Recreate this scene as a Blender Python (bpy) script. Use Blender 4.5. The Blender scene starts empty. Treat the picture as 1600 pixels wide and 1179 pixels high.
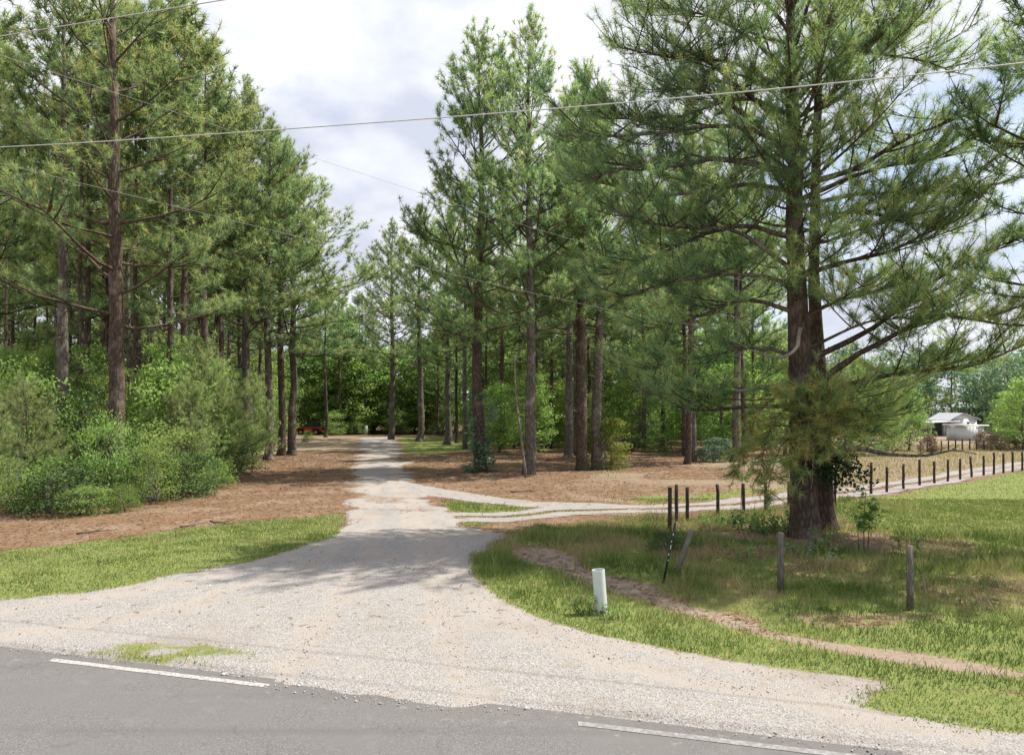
import bpy, math, random
import numpy as np
from mathutils import Vector, noise as mnoise

# ------------------------------------------------------------------ camera, sky, sun, exposure
CAM_H, FPX, HY = 3.6, 1150.0, 640.0          # camera height (m), focal length and horizon in photo pixels (1600 x 1179)
sc = bpy.context.scene
col = sc.collection
cam = bpy.data.cameras.new('camera'); camo = bpy.data.objects.new('camera', cam); col.objects.link(camo)
camo.location = (0, 0, CAM_H); camo.rotation_euler = (math.radians(90), 0, 0)
cam.sensor_width = 36; cam.lens = 36 * FPX / 1600; cam.shift_y = (HY - 589.5) / 1600
cam.clip_start = 0.1; cam.clip_end = 9000
sc.camera = camo

SUN_AZ, SUN_EL = math.radians(77), math.radians(56)      # azimuth clockwise from +Y
S = Vector((math.cos(SUN_EL) * math.sin(SUN_AZ), math.cos(SUN_EL) * math.cos(SUN_AZ), math.sin(SUN_EL)))
sun = bpy.data.lights.new('sun', 'SUN'); suno = bpy.data.objects.new('sun', sun); col.objects.link(suno)
sun.energy = 4.6; sun.angle = math.radians(0.6); sun.color = (1.0, 0.94, 0.84)
suno.rotation_euler = (-S).to_track_quat('-Z', 'Y').to_euler(); suno.location = (40, 10, 60)

w = bpy.data.worlds.new('World'); sc.world = w; w.use_nodes = True
nt = w.node_tree; nt.nodes.clear(); L = nt.links.new
out = nt.nodes.new('ShaderNodeOutputWorld')
sky = nt.nodes.new('ShaderNodeTexSky'); sky.sky_type = 'NISHITA'; sky.sun_disc = False
sky.sun_elevation = SUN_EL; sky.sun_rotation = SUN_AZ; sky.air_density = 1.0; sky.dust_density = 1.5
bg = nt.nodes.new('ShaderNodeBackground'); bg.inputs[1].default_value = 0.12; L(sky.outputs[0], bg.inputs[0])
tc = nt.nodes.new('ShaderNodeTexCoord')
mp = nt.nodes.new('ShaderNodeMapping'); mp.inputs['Scale'].default_value = (1, 1, 1.7); mp.inputs['Location'].default_value = (.35, .1, .52)
L(tc.outputs['Generated'], mp.inputs[0])
n1 = nt.nodes.new('ShaderNodeTexNoise'); n1.inputs['Scale'].default_value = 2.1; n1.inputs['Detail'].default_value = 9; n1.inputs['Roughness'].default_value = .56
n1.inputs['Distortion'].default_value = .1
L(mp.outputs[0], n1.inputs['Vector'])
r1 = nt.nodes.new('ShaderNodeValToRGB'); r1.color_ramp.elements[0].position = .31; r1.color_ramp.elements[1].position = .48
L(n1.outputs[0], r1.inputs[0])
n2 = nt.nodes.new('ShaderNodeTexNoise'); n2.inputs['Scale'].default_value = 5.5; n2.inputs['Detail'].default_value = 8
L(mp.outputs[0], n2.inputs['Vector'])
r2 = nt.nodes.new('ShaderNodeValToRGB')
r2.color_ramp.elements[0].position = .36; r2.color_ramp.elements[0].color = (.43, .46, .54, 1)
r2.color_ramp.elements[1].position = .62; r2.color_ramp.elements[1].color = (.7, .705, .73, 1)
L(n2.outputs[0], r2.inputs[0])
bc = nt.nodes.new('ShaderNodeBackground'); bc.inputs[1].default_value = 1.0; L(r2.outputs[0], bc.inputs[0])
mx = nt.nodes.new('ShaderNodeMixShader'); L(r1.outputs[0], mx.inputs[0]); L(bg.outputs[0], mx.inputs[1]); L(bc.outputs[0], mx.inputs[2])
L(mx.outputs[0], out.inputs[0])

vs = sc.view_settings; vs.view_transform = 'Standard'; vs.look = 'None'; vs.exposure = 0.72; vs.gamma = 1.0; vs.use_curve_mapping = False
sc.render.engine = 'CYCLES'
cy = sc.cycles; cy.max_bounces = 8; cy.diffuse_bounces = 5; cy.glossy_bounces = 2; cy.transmission_bounces = 4; cy.transparent_max_bounces = 8
cy.use_denoising = True; cy.sample_clamp_indirect = 4.0
sc.render.filter_size = 1.3

# ------------------------------------------------------------------ helpers
RNG = np.random.default_rng(7); random.seed(7)
def G(px, py):                                   # a photo pixel on the ground
    d = CAM_H * FPX / (py - HY); return np.array([(px - 800) / FPX * d, d])
def P(px, py, d):                                # a photo pixel at a known distance
    return np.array([(px - 800) / FPX * d, d, CAM_H + (HY - py) / FPX * d])
def smooth(a, b, x):
    t = np.clip((x - a) / (b - a), 0, 1); return t * t * (3 - 2 * t)
def vnoise(x, y, s, seed=0):                     # smooth value noise on arrays
    x = np.asarray(x) / s + 17.3 * seed; y = np.asarray(y) / s + 9.1 * seed
    xi = np.floor(x).astype(np.int64); yi = np.floor(y).astype(np.int64); fx = x - xi; fy = y - yi
    fx = fx * fx * (3 - 2 * fx); fy = fy * fy * (3 - 2 * fy)
    def h(a, b):
        n = (a * 374761393 + b * 668265263 + seed * 69069) & 0xffffffff
        n = ((n ^ (n >> 13)) * 1274126177) & 0xffffffff
        return ((n ^ (n >> 16)) & 0xffff) / 65535.0
    return (h(xi, yi) * (1 - fx) + h(xi + 1, yi) * fx) * (1 - fy) + (h(xi, yi + 1) * (1 - fx) + h(xi + 1, yi + 1) * fx) * fy
def poly(pix): return np.array([G(*p) for p in pix])
def sdist(poly_, x, y):                          # signed distance to a polygon, positive inside
    d2 = np.full(x.shape, 1e18); ins = np.zeros(x.shape, bool); n = len(poly_)
    for i in range(n):
        a, b = poly_[i], poly_[(i + 1) % n]; e = b - a
        t = np.clip(((x - a[0]) * e[0] + (y - a[1]) * e[1]) / (e @ e + 1e-9), 0, 1)
        d2 = np.minimum(d2, (x - a[0] - t * e[0]) ** 2 + (y - a[1] - t * e[1]) ** 2)
        c = (a[1] > y) != (b[1] > y)
        ins ^= c & (x < a[0] + (y - a[1]) / (e[1] if abs(e[1]) > 1e-9 else 1e-9) * e[0])
    return np.where(ins, 1, -1) * np.sqrt(d2)
def ldist(line, x, y):
    d2 = np.full(x.shape, 1e18)
    for a, b in zip(line[:-1], line[1:]):
        e = b - a; t = np.clip(((x - a[0]) * e[0] + (y - a[1]) * e[1]) / (e @ e + 1e-9), 0, 1)
        d2 = np.minimum(d2, (x - a[0] - t * e[0]) ** 2 + (y - a[1] - t * e[1]) ** 2)
    return np.sqrt(d2)

class MB:
    """collects vertices and faces of one mesh"""
    def __init__(s): s.v = []; s.f = {3: [], 4: []}; s.n = 0; s.t = []; s.ng = []
    def add(s, v, tri=None, quad=None, tint=0.5):
        v = np.asarray(v, float).reshape(-1, 3)
        if tri is not None: s.f[3].append(np.asarray(tri, np.int64).reshape(-1, 3) + s.n)
        if quad is not None: s.f[4].append(np.asarray(quad, np.int64).reshape(-1, 4) + s.n)
        s.v.append(v); s.t.append(np.broadcast_to(np.asarray(tint, float), (len(v),))); s.n += len(v); return s
    def box(s, c, size, rot=None, tint=.5, taper=1.0):
        h = np.array(size) / 2
        q = np.array([[-1, -1, -1], [1, -1, -1], [1, 1, -1], [-1, 1, -1], [-1, -1, 1], [1, -1, 1], [1, 1, 1], [-1, 1, 1]], float)
        q[4:, :2] *= taper
        q = q * h
        if rot is not None: q = q @ np.asarray(rot).T
        return s.add(q + np.array(c), quad=[[0, 3, 2, 1], [4, 5, 6, 7], [0, 1, 5, 4], [1, 2, 6, 5], [2, 3, 7, 6], [3, 0, 4, 7]], tint=tint)
    def prism(s, prof, y0, y1, axis=1, tint=.5):  # extrude an x-z profile along y (n-gon ends as fans)
        n = len(prof); p = np.array(prof, float)
        a = np.column_stack([p[:, 0], np.full(n, y0), p[:, 1]]); b = np.column_stack([p[:, 0], np.full(n, y1), p[:, 1]])
        v = np.vstack([a, b, a.mean(0), b.mean(0)]); k = np.arange(n); j = (k + 1) % n
        return s.add(v, tri=np.vstack([np.column_stack([k, j, np.full(n, 2 * n)]), np.column_stack([j + n, k + n, np.full(n, 2 * n + 1)])]),
                     quad=np.column_stack([k, k + n, j + n, j]), tint=tint)
    def tube(s, pts, rad, sides=6, cap=True, tint=.5, rough=0, rng=None):
        p = np.asarray(pts, float); n = len(p); r = np.broadcast_to(np.asarray(rad, float), (n,))
        t = np.gradient(p, axis=0); t /= np.linalg.norm(t, axis=1)[:, None] + 1e-9
        ref = np.array([0, 0, 1.]) if abs(t[:, 2]).mean() < .8 else np.array([0, 1., 0])
        u = np.cross(t, ref); u /= np.linalg.norm(u, axis=1)[:, None] + 1e-9; w_ = np.cross(t, u)
        a = np.linspace(0, 2 * np.pi, sides, endpoint=False)
        rr = r[:, None] * np.ones((n, sides))
        if rough and rng is not None: rr = rr * (1 + rough * rng.standard_normal((n, sides)))
        v = p[:, None, :] + rr[..., None] * (np.cos(a)[None, :, None] * u[:, None, :] + np.sin(a)[None, :, None] * w_[:, None, :])
        i = np.arange(n - 1)[:, None] * sides; k = np.arange(sides)[None, :]; k2 = (k + 1) % sides
        q = np.stack([i + k, i + k2, i + sides + k2, i + sides + k], -1).reshape(-1, 4)
        s.add(v.reshape(-1, 3), quad=q, tint=tint)
        if cap:
            b = s.n - n * sides
            m = p[[0, -1]]; s.add(m, tint=tint)
            k = np.arange(sides); k2 = (k + 1) % sides
            s.f[3].append(np.column_stack([k2 + b, k + b, np.full(sides, s.n - 2)]))
            e = b + (n - 1) * sides
            s.f[3].append(np.column_stack([k + e, k2 + e, np.full(sides, s.n - 1)]))
        return s
    def mesh(s, name, mat, smooth_=False):
        v = np.vstack(s.v); m = bpy.data.meshes.new(name)
        tri = np.vstack(s.f[3]) if s.f[3] else np.zeros((0, 3), int); quad = np.vstack(s.f[4]) if s.f[4] else np.zeros((0, 4), int)
        m.vertices.add(len(v)); m.vertices.foreach_set('co', v.astype(np.float32).ravel())
        loops = np.concatenate([tri.ravel(), quad.ravel()]).astype(np.int32)
        m.loops.add(len(loops)); m.loops.foreach_set('vertex_index', loops)
        tot = np.concatenate([np.full(len(tri), 3), np.full(len(quad), 4)]); st = np.concatenate([[0], np.cumsum(tot)[:-1]]).astype(np.int32)
        m.polygons.add(len(tot)); m.polygons.foreach_set('loop_start', st)
        if smooth_: m.polygons.foreach_set('use_smooth', np.ones(len(tot), bool))
        a = m.attributes.new('tint', 'FLOAT', 'POINT'); a.data.foreach_set('value', np.concatenate(s.t).astype(np.float32))
        m.materials.append(M[mat] if isinstance(mat, str) else mat)
        m.update(); m.validate(); return m
    def build(s, name, mat, parent=None, smooth_=False):
        o = bpy.data.objects.new(name, s.mesh(name, mat, smooth_)); col.objects.link(o)
        if parent is not None: o.parent = parent
        if name in STUFFY: o['kind'] = 'stuff'
        return o
def tag(o, label=None, cat=None, group=None, kind=None):
    if label: o['label'] = label
    if cat: o['category'] = cat
    if group: o['group'] = group
    if kind: o['kind'] = kind
    return o
def empty(name, loc=(0, 0, 0), rz=0, sc_=1.0):
    o = bpy.data.objects.new(name, None); col.objects.link(o); o.empty_display_size = .2
    o.location = loc; o.rotation_euler = (0, 0, rz); o.scale = (sc_,) * 3 if np.isscalar(sc_) else sc_; return o
def child(name, mesh, parent):
    o = bpy.data.objects.new(name, mesh); col.objects.link(o); o.parent = parent
    if name in STUFFY: o['kind'] = 'stuff'
    return o
STUFFY = {'branches', 'crown', 'foliage', 'stems', 'creeper', 'dying_foliage'}
def rotz(a): return np.array([[math.cos(a), -math.sin(a), 0], [math.sin(a), math.cos(a), 0], [0, 0, 1]])
def roty(a): return np.array([[math.cos(a), 0, math.sin(a)], [0, 1, 0], [-math.sin(a), 0, math.cos(a)]])
def rotx(a): return np.array([[1, 0, 0], [0, math.cos(a), -math.sin(a)], [0, math.sin(a), math.cos(a)]])
def nrm(v): return v / (np.linalg.norm(v, axis=-1, keepdims=True) + 1e-9)

# ------------------------------------------------------------------ materials
M = {}
def mat(name):
    m = bpy.data.materials.new(name); m.use_nodes = True; M[name] = m
    t = m.node_tree; b = t.nodes['Principled BSDF']; return m, t, b
def nd(t, kind, **kw):
    n = t.nodes.new('ShaderNode' + kind)
    for k, v in kw.items():
        if k in n.inputs: n.inputs[k].default_value = v
        else: setattr(n, k, v)
    return n
def ramp(t, fac, stops):
    r = t.nodes.new('ShaderNodeValToRGB'); e = r.color_ramp.elements
    while len(e) < len(stops): e.new(.5)
    for i, (p_, c) in enumerate(stops): e[i].position = p_; e[i].color = (*c, 1)
    t.links.new(fac, r.inputs[0]); return r.outputs[0]
def mixc(t, fac, a, b, mode='MIX'):
    m = t.nodes.new('ShaderNodeMix'); m.data_type = 'RGBA'; m.blend_type = mode
    for s_, v in ((0, fac), (6, a), (7, b)):
        if hasattr(v, 'is_linked') or isinstance(v, bpy.types.NodeSocket): t.links.new(v, m.inputs[s_])
        else: m.inputs[s_].default_value = v if s_ == 0 else (*v, 1)
    return m.outputs[2]
def math_(t, op, a, b=0.0, c=None):
    m = t.nodes.new('ShaderNodeMath'); m.operation = op
    for i, v in enumerate((a, b) + ((c,) if c is not None else ())):
        if isinstance(v, bpy.types.NodeSocket): t.links.new(v, m.inputs[i])
        else: m.inputs[i].default_value = v
    return m.outputs[0]
def attr(t, name): return nd(t, 'Attribute', attribute_name=name).outputs['Fac']
def noise_(t, scale, detail=4, rough=.55, vec=None, dist=0):
    n = nd(t, 'TexNoise', Scale=scale, Detail=detail, Roughness=rough, Distortion=dist)
    if vec is not None: t.links.new(vec, n.inputs['Vector'])
    return n.outputs[0]
def bump(t, h, b, strength=.4, dist=.02):
    n = nd(t, 'Bump', Strength=strength, Distance=dist); t.links.new(h, n.inputs['Height']); t.links.new(n.outputs[0], b.inputs['Normal'])

def leaf_mat(name, stops, trans=.35, rough=.55, spec=.25, glow=True):
    m, t, b = mat(name)
    c = ramp(t, attr(t, 'tint'), stops)
    oi = nd(t, 'ObjectInfo')
    hs = nd(t, 'HueSaturation'); t.links.new(c, hs.inputs['Color'])
    t.links.new(math_(t, 'MULTIPLY_ADD', oi.outputs['Random'], .03, .485), hs.inputs['Hue'])
    t.links.new(math_(t, 'MULTIPLY_ADD', oi.outputs['Random'], .36, .82), hs.inputs['Value'])
    c = hs.outputs[0]
    t.links.new(c, b.inputs['Base Color']); b.inputs['Roughness'].default_value = rough; b.inputs['Specular IOR Level'].default_value = spec
    tr = nd(t, 'BsdfTranslucent'); t.links.new(mixc(t, 1.0, c, (.95, 1.0, .8), 'MULTIPLY') if glow else c, tr.inputs[0])
    ms = nd(t, 'MixShader', Fac=trans); t.links.new(b.outputs[0], ms.inputs[1]); t.links.new(tr.outputs[0], ms.inputs[2])
    t.links.new(ms.outputs[0], t.nodes['Material Output'].inputs[0])
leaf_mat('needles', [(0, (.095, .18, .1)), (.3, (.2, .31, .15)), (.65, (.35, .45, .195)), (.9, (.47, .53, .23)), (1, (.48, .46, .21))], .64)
leaf_mat('needles_dying', [(0, (.2, .25, .09)), (.5, (.36, .34, .11)), (1, (.5, .37, .12))], .35)
leaf_mat('needles_soft', [(0, (.2, .28, .12)), (.5, (.33, .42, .18)), (1, (.46, .52, .24))], .58)
leaf_mat('leaves', [(0, (.1, .19, .07)), (.45, (.2, .32, .1)), (.8, (.31, .43, .13)), (1, (.4, .49, .15))], .6)
leaf_mat('leaves_hazed', [(0, (.12, .2, .13)), (.5, (.21, .31, .18)), (1, (.32, .4, .2))], .55)  # distance haze is put into these paler, cooler greens
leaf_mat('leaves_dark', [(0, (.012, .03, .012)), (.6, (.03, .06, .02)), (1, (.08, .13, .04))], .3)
leaf_mat('leaves_silver', [(0, (.07, .13, .08)), (.6, (.14, .22, .14)), (1, (.28, .36, .24))], .35)
leaf_mat('leaves_lime', [(0, (.12, .16, .03)), (.6, (.22, .27, .05)), (1, (.32, .36, .09))], .45)
leaf_mat('dry_brush', [(0, (.12, .09, .06)), (.5, (.26, .2, .13)), (1, (.38, .31, .2))], .3)
leaf_mat('grass_blades', [(0, (.075, .12, .03)), (.4, (.14, .195, .05)), (.75, (.24, .265, .085)), (1, (.36, .275, .17))], .4)
leaf_mat('straw', [(0, (.09, .048, .026)), (.5, (.2, .112, .06)), (1, (.34, .22, .13))], .1, glow=False)

def bark(name, c0, c1, c2, sx=9, sz=2.6):
    m, t, b = mat(name); tcn = nd(t, 'TexCoord')
    mpn = nd(t, 'Mapping'); mpn.inputs['Scale'].default_value = (sx, sx, sz); t.links.new(tcn.outputs['Object'], mpn.inputs[0])
    dn = nd(t, 'TexNoise', Scale=1.2, Detail=5); t.links.new(mpn.outputs[0], dn.inputs['Vector'])
    vo = nd(t, 'TexVoronoi', Scale=1.0, feature='DISTANCE_TO_EDGE')
    ad = t.nodes.new('ShaderNodeVectorMath'); ad.operation = 'MULTIPLY_ADD'; t.links.new(dn.outputs['Color'], ad.inputs[0]); ad.inputs[1].default_value = (.9, .9, .9); t.links.new(mpn.outputs[0], ad.inputs[2])
    t.links.new(ad.outputs[0], vo.inputs['Vector'])
    plate = ramp(t, vo.outputs['Distance'], [(0, c0), (.07, c0), (.2, c1), (.6, c2)])
    c = mixc(t, math_(t, 'MULTIPLY', noise_(t, 14, 6, vec=tcn.outputs['Object']), .7), plate, c1)
    c = mixc(t, smoothnode(t, noise_(t, .9, 3, vec=tcn.outputs['Object']), .5, .75), c, tuple(x * 1.35 for x in c2))
    t.links.new(c, b.inputs['Base Color']); b.inputs['Roughness'].default_value = .9; b.inputs['Specular IOR Level'].default_value = .15
    bump(t, math_(t, 'MULTIPLY_ADD', dn.outputs[0], .4, math_(t, 'MINIMUM', vo.outputs['Distance'], .25)), b, .9, .06)
def smoothnode(t, v, a, b_):
    m = nd(t, 'MapRange', interpolation_type='SMOOTHSTEP'); m.inputs[1].default_value = a; m.inputs[2].default_value = b_
    t.links.new(v, m.inputs[0]); return m.outputs[0]
bark('pine_bark', (.035, .026, .02), (.105, .08, .062), (.175, .14, .115))
bark('pine_bark_grey', (.05, .043, .036), (.15, .13, .11), (.25, .225, .2))
bark('dead_wood', (.16, .14, .12), (.3, .275, .245), (.42, .39, .35), 12, 3)
bark('twig_bark', (.05, .037, .028), (.10, .075, .055), (.15, .115, .085))
bark('smooth_bark', (.1, .09, .075), (.19, .17, .145), (.27, .25, .215), 5, 2)
bark('post_dark', (.035, .028, .022), (.085, .067, .052), (.15, .12, .095), 30, 4)
bark('post_grey', (.1, .09, .075), (.21, .19, .16), (.3, .275, .235), 34, 3)

def plain(name, c, rough=.6, metal=0, n=.15, nscale=8, spec=.4, bumps=0.0):
    m, t, b = mat(name); tcn = nd(t, 'TexCoord')
    f = noise_(t, nscale, 6, .65, tcn.outputs['Object'])
    cc = ramp(t, f, [(.25, tuple(x * (1 - n * 1.6) for x in c)), (.75, tuple(min(1, x * (1 + n)) for x in c))])
    t.links.new(cc, b.inputs['Base Color']); b.inputs['Roughness'].default_value = rough; b.inputs['Metallic'].default_value = metal
    b.inputs['Specular IOR Level'].default_value = spec
    if bumps: bump(t, f, b, bumps, .02)
m, t, b = mat('pvc'); tcn = nd(t, 'TexCoord'); sx_ = nd(t, 'SeparateXYZ'); t.links.new(tcn.outputs['Object'], sx_.inputs[0])
st_ = smoothnode(t, math_(t, 'ADD', math_(t, 'MULTIPLY', sx_.outputs[2], -1.6), math_(t, 'MULTIPLY', noise_(t, 9, 6, .7, tcn.outputs['Object']), .9)), .1, .62)
c = mixc(t, st_, (.52, .56, .565), (.3, .25, .19)); c = mixc(t, math_(t, 'MULTIPLY', smoothnode(t, noise_(t, 22, 5, .7, tcn.outputs['Object']), .55, .75), .4), c, (.33, .34, .3)); t.links.new(c, b.inputs['Base Color']); b.inputs['Roughness'].default_value = .5
plain('red_paint', (.36, .035, .035), .3, n=.12); plain('black_top', (.02, .02, .022), .7); plain('rubber', (.018, .018, .018), .85)
plain('dark_glass', (.02, .024, .028), .08, spec=.8); plain('steel', (.35, .35, .36), .4, .6); plain('lamp_lens', (.75, .72, .66), .2)
plain('white_siding', (.62, .65, .68), .7, n=.08, nscale=3); plain('grey_roof', (.42, .44, .47), .55, n=.12, nscale=2); plain('grey_wall', (.3, .32, .34), .8)
plain('roof_edge', (.75, .77, .78), .6, n=.05); plain('wire', (.5, .5, .48), .5, n=.1); plain('wire_dark', (.3, .3, .3), .5, n=.1)
plain('metal_dark', (.03, .032, .03), .6, .3); plain('white_flake', (.7, .72, .72), .6)
plain('pale_box', (.5, .54, .56), .5)

# paint of the edge line: worn through
m, t, b = mat('line_paint'); tcn = nd(t, 'TexCoord')
c = mixc(t, smoothnode(t, noise_(t, 26, 8, .7, tcn.outputs['Object']), .36, .66), (.44, .43, .41), (.2, .19, .185)); t.links.new(c, b.inputs['Base Color']); b.inputs['Roughness'].default_value = .75
m, t, b = mat('line_paint_worn'); tcn = nd(t, 'TexCoord')
c = mixc(t, smoothnode(t, noise_(t, 17, 9, .72, tcn.outputs['Object']), .3, .58), (.34, .33, .32), (.18, .175, .17)); t.links.new(c, b.inputs['Base Color']); b.inputs['Roughness'].default_value = .8
# asphalt
m, t, b = mat('asphalt'); tcn = nd(t, 'TexCoord'); ov = tcn.outputs['Object']
spk = nd(t, 'TexVoronoi', Scale=95.0); t.links.new(ov, spk.inputs['Vector'])
sc1 = ramp(t, spk.outputs['Color'], [(0, (.085, .082, .08)), (.5, (.135, .13, .127)), (1, (.22, .213, .208))])
pat = noise_(t, .7, 5, .6, ov)
c = mixc(t, smoothnode(t, pat, .35, .7), sc1, (.145, .14, .136), 'MIX'); 
c = mixc(t, math_(t, 'MULTIPLY', smoothnode(t, noise_(t, 2.4, 6, .65, ov), .52, .75), .5), c, (.18, .174, .168))
mpr = nd(t, 'Mapping'); mpr.inputs['Rotation'].default_value = (0, 0, math.radians(16.2)); mpr.inputs['Scale'].default_value = (.12, 2.2, 1); t.links.new(ov, mpr.inputs[0])
c = mixc(t, math_(t, 'MULTIPLY', smoothnode(t, noise_(t, 1, 3, .5, mpr.outputs[0]), .45, .75), .45), c, (.1, .097, .095))
crk = nd(t, 'TexVoronoi', Scale=.55, feature='DISTANCE_TO_EDGE'); wv = t.nodes.new('ShaderNodeVectorMath'); wv.operation = 'MULTIPLY_ADD'; dn = nd(t, 'TexNoise', Scale=2.2, Detail=6); t.links.new(ov, dn.inputs['Vector']); t.links.new(dn.outputs['Color'], wv.inputs[0]); wv.inputs[1].default_value = (.7, .7, .7); t.links.new(ov, wv.inputs[2]); t.links.new(wv.outputs[0], crk.inputs['Vector'])
ck = math_(t, 'MULTIPLY', math_(t, 'SUBTRACT', 1.0, smoothnode(t, crk.outputs['Distance'], .003, .012)), smoothnode(t, noise_(t, .5, 3, .5, ov), .46, .6))
c = mixc(t, math_(t, 'MULTIPLY', ck, .3), c, (.05, .048, .046))
c = mixc(t, math_(t, 'MULTIPLY', smoothnode(t, noise_(t, 5, 9, .75, ov), .56, .72), math_(t, 'MULTIPLY', attr(t, 'tint'), .8)), c, (.33, .3, .27))
t.links.new(c, b.inputs['Base Color']); b.inputs['Roughness'].default_value = .85; b.inputs['Specular IOR Level'].default_value = .25
bump(t, spk.outputs['Distance'], b, .5, .006)
# ground: litter, grass, dry grass, bare soil and gravel weights come with the vertices; noise breaks their edges up
m, t, b = mat('ground_cover'); tcn = nd(t, 'TexCoord'); ov = tcn.outputs['Object']
nA, nB, nC, nD = noise_(t, .55, 5, .6, ov), noise_(t, 3.1, 5, .65, ov), noise_(t, 15, 5, .7, ov), noise_(t, 60, 3, .7, ov)
brk = math_(t, 'ADD', math_(t, 'MULTIPLY', math_(t, 'SUBTRACT', nB, .5), .75), math_(t, 'MULTIPLY', math_(t, 'SUBTRACT', nC, .5), .7))
def wgt(name, a=.36, b_=.64): return smoothnode(t, math_(t, 'ADD', attr(t, name), brk), a, b_)
litter = ramp(t, nC, [(.25, (.095, .058, .036)), (.5, (.19, .118, .072)), (.75, (.3, .205, .132))])
litter = mixc(t, smoothnode(t, nA, .45, .65), litter, ramp(t, nC, [(.25, (.15, .1, .066)), (.75, (.35, .262, .185))]))
soil = ramp(t, nC, [(.25, (.18, .135, .097)), (.5, (.285, .222, .17)), (.8, (.38, .315, .25))])
dry = ramp(t, nC, [(.25, (.17, .122, .088)), (.5, (.255, .193, .142)), (.8, (.34, .27, .205))])
dry = mixc(t, math_(t, 'MULTIPLY', smoothnode(t, nB, .5, .68), .6), dry, (.2, .2, .085))
grassc = ramp(t, nC, [(.2, (.095, .12, .035)), (.5, (.165, .2, .06)), (.8, (.26, .275, .1))])
grassc = mixc(t, math_(t, 'MULTIPLY', smoothnode(t, nB, .5, .72), .6), grassc, (.3, .27, .1))
st1 = nd(t, 'TexVoronoi', Scale=52.0); t.links.new(ov, st1.inputs['Vector'])
gravel = ramp(t, st1.outputs['Color'], [(0, (.15, .138, .13)), (.4, (.29, .273, .258)), (1, (.43, .41, .392))])
sand = ramp(t, nD, [(.25, (.26, .23, .207)), (.5, (.345, .312, .285)), (.8, (.42, .388, .36))])
gravel = mixc(t, smoothnode(t, math_(t, 'ADD', math_(t, 'ADD', nA, math_(t, 'MULTIPLY', math_(t, 'SUBTRACT', attr(t, 'w_track'), .25), .45)), math_(t, 'MULTIPLY', math_(t, 'SUBTRACT', nB, .5), .5)), .4, .62), gravel, sand)
gravel = mixc(t, math_(t, 'MULTIPLY', smoothnode(t, nB, .52, .74), .5), gravel, (.27, .225, .16))
gravel = mixc(t, math_(t, 'MULTIPLY', smoothnode(t, noise_(t, .32, 6, .7, ov), .5, .68), .45), gravel, (.235, .2, .17))
c = mixc(t, wgt('w_dry'), litter, dry); c = mixc(t, wgt('w_soil'), c, soil); c = mixc(t, wgt('w_gravel'), c, gravel); c = mixc(t, wgt('w_grass'), c, grassc)
t.links.new(c, b.inputs['Base Color']); b.inputs['Roughness'].default_value = .95; b.inputs['Specular IOR Level'].default_value = .1
bump(t, math_(t, 'ADD', math_(t, 'MULTIPLY', nC, .8), math_(t, 'MULTIPLY', st1.outputs['Distance'], .4)), b, .8, .035)
# loose stones
m, t, b = mat('stone'); c = ramp(t, attr(t, 'tint'), [(0, (.14, .125, .115)), (.35, (.36, .33, .305)), (1, (.62, .59, .56))]); t.links.new(c, b.inputs['Base Color']); b.inputs['Roughness'].default_value = .85

# ------------------------------------------------------------------ ground zones, from the photograph's outlines laid on the ground plane
ROADK, ROADB = -.291, 8.62                       # edge line of the road: y = ROADB + ROADK * x
Z_drive = poly([(-700, 990), (-300, 965), (0, 938), (150, 926), (250, 906), (400, 876), (470, 856), (520, 842), (537, 800), (549, 750), (557, 710), (562, 683), (622, 683), (630, 710), (638, 742),
    (662, 768), (695, 797), (718, 822), (800, 836), (742, 868), (746, 900), (790, 940), (850, 966), (930, 990), (1050, 1014), (1200, 1040), (1390, 1064), (1410, 1082), (1335, 1096), (1400, 1118), (1600, 1146),
    (2000, 1190), (2400, 1290), (1500, 1290), (1390, 1181), (1250, 1158), (900, 1114), (700, 1114), (420, 1076), (390, 1058), (100, 1022), (0, 1014), (-500, 980)])
LANE = np.array([G(*p) for p in [(715, 806), (790, 806), (870, 797), (1000, 795), (1045, 793), (1130, 788), (1230, 778), (1370, 764), (1480, 746), (1600, 726), (1900, 690)]])
LANE2 = np.array([G(*p) for p in [(650, 762), (720, 774), (830, 786), (930, 790), (1000, 795)]])
Z_verge = poly([(-500, 893), (0, 858), (100, 850), (250, 832), (400, 816), (530, 804), (522, 832), (470, 853), (400, 873), (250, 903), (150, 923), (0, 934), (-300, 960), (-700, 985)])
Z_weeds = poly([(100, 1024), (200, 1008), (330, 1006), (390, 1028), (370, 1048), (250, 1040)])
Z_right = poly([(800, 838), (744, 868), (748, 900), (792, 938), (850, 964), (930, 988), (1050, 1012), (1200, 1038), (1400, 1062), (1600, 1078), (2300, 1120), (2700, 720), (1900, 696), (1600, 733), (1480, 752), (1370, 772), (1230, 790), (1130, 801), (1000, 808), (850, 824)])
Z_corner = poly([(1330, 1100), (1420, 1072), (1600, 1080), (2300, 1120), (2300, 1200), (1600, 1142), (1450, 1126)])
Z_lawn = poly([(1320, 786), (1600, 737), (1900, 700), (2700, 722), (2400, 900), (1600, 832), (1420, 835), (1320, 815)])
Z_patch = poly([(685, 778), (760, 782), (900, 789), (990, 795), (900, 803), (800, 814), (725, 823), (700, 800)])
Z_lgreen = poly([(985, 775), (1100, 766), (1230, 757), (1310, 752), (1310, 762), (1230, 769), (1130, 780), (1000, 787)])
Z_farg = poly([(624, 683), (720, 681), (900, 683), (900, 690), (745, 702), (690, 707), (632, 709)])
Z_farl = poly([(395, 683), (560, 681), (556, 704), (500, 706), (400, 712), (380, 700)])
Z_dry = poly([(820, 755), (960, 735), (1100, 722), (1250, 712), (1400, 700), (1900, 676), (2600, 676), (2300, 690), (1600, 720), (1370, 758), (1230, 772), (1130, 782), (1000, 789), (880, 782)])
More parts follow.
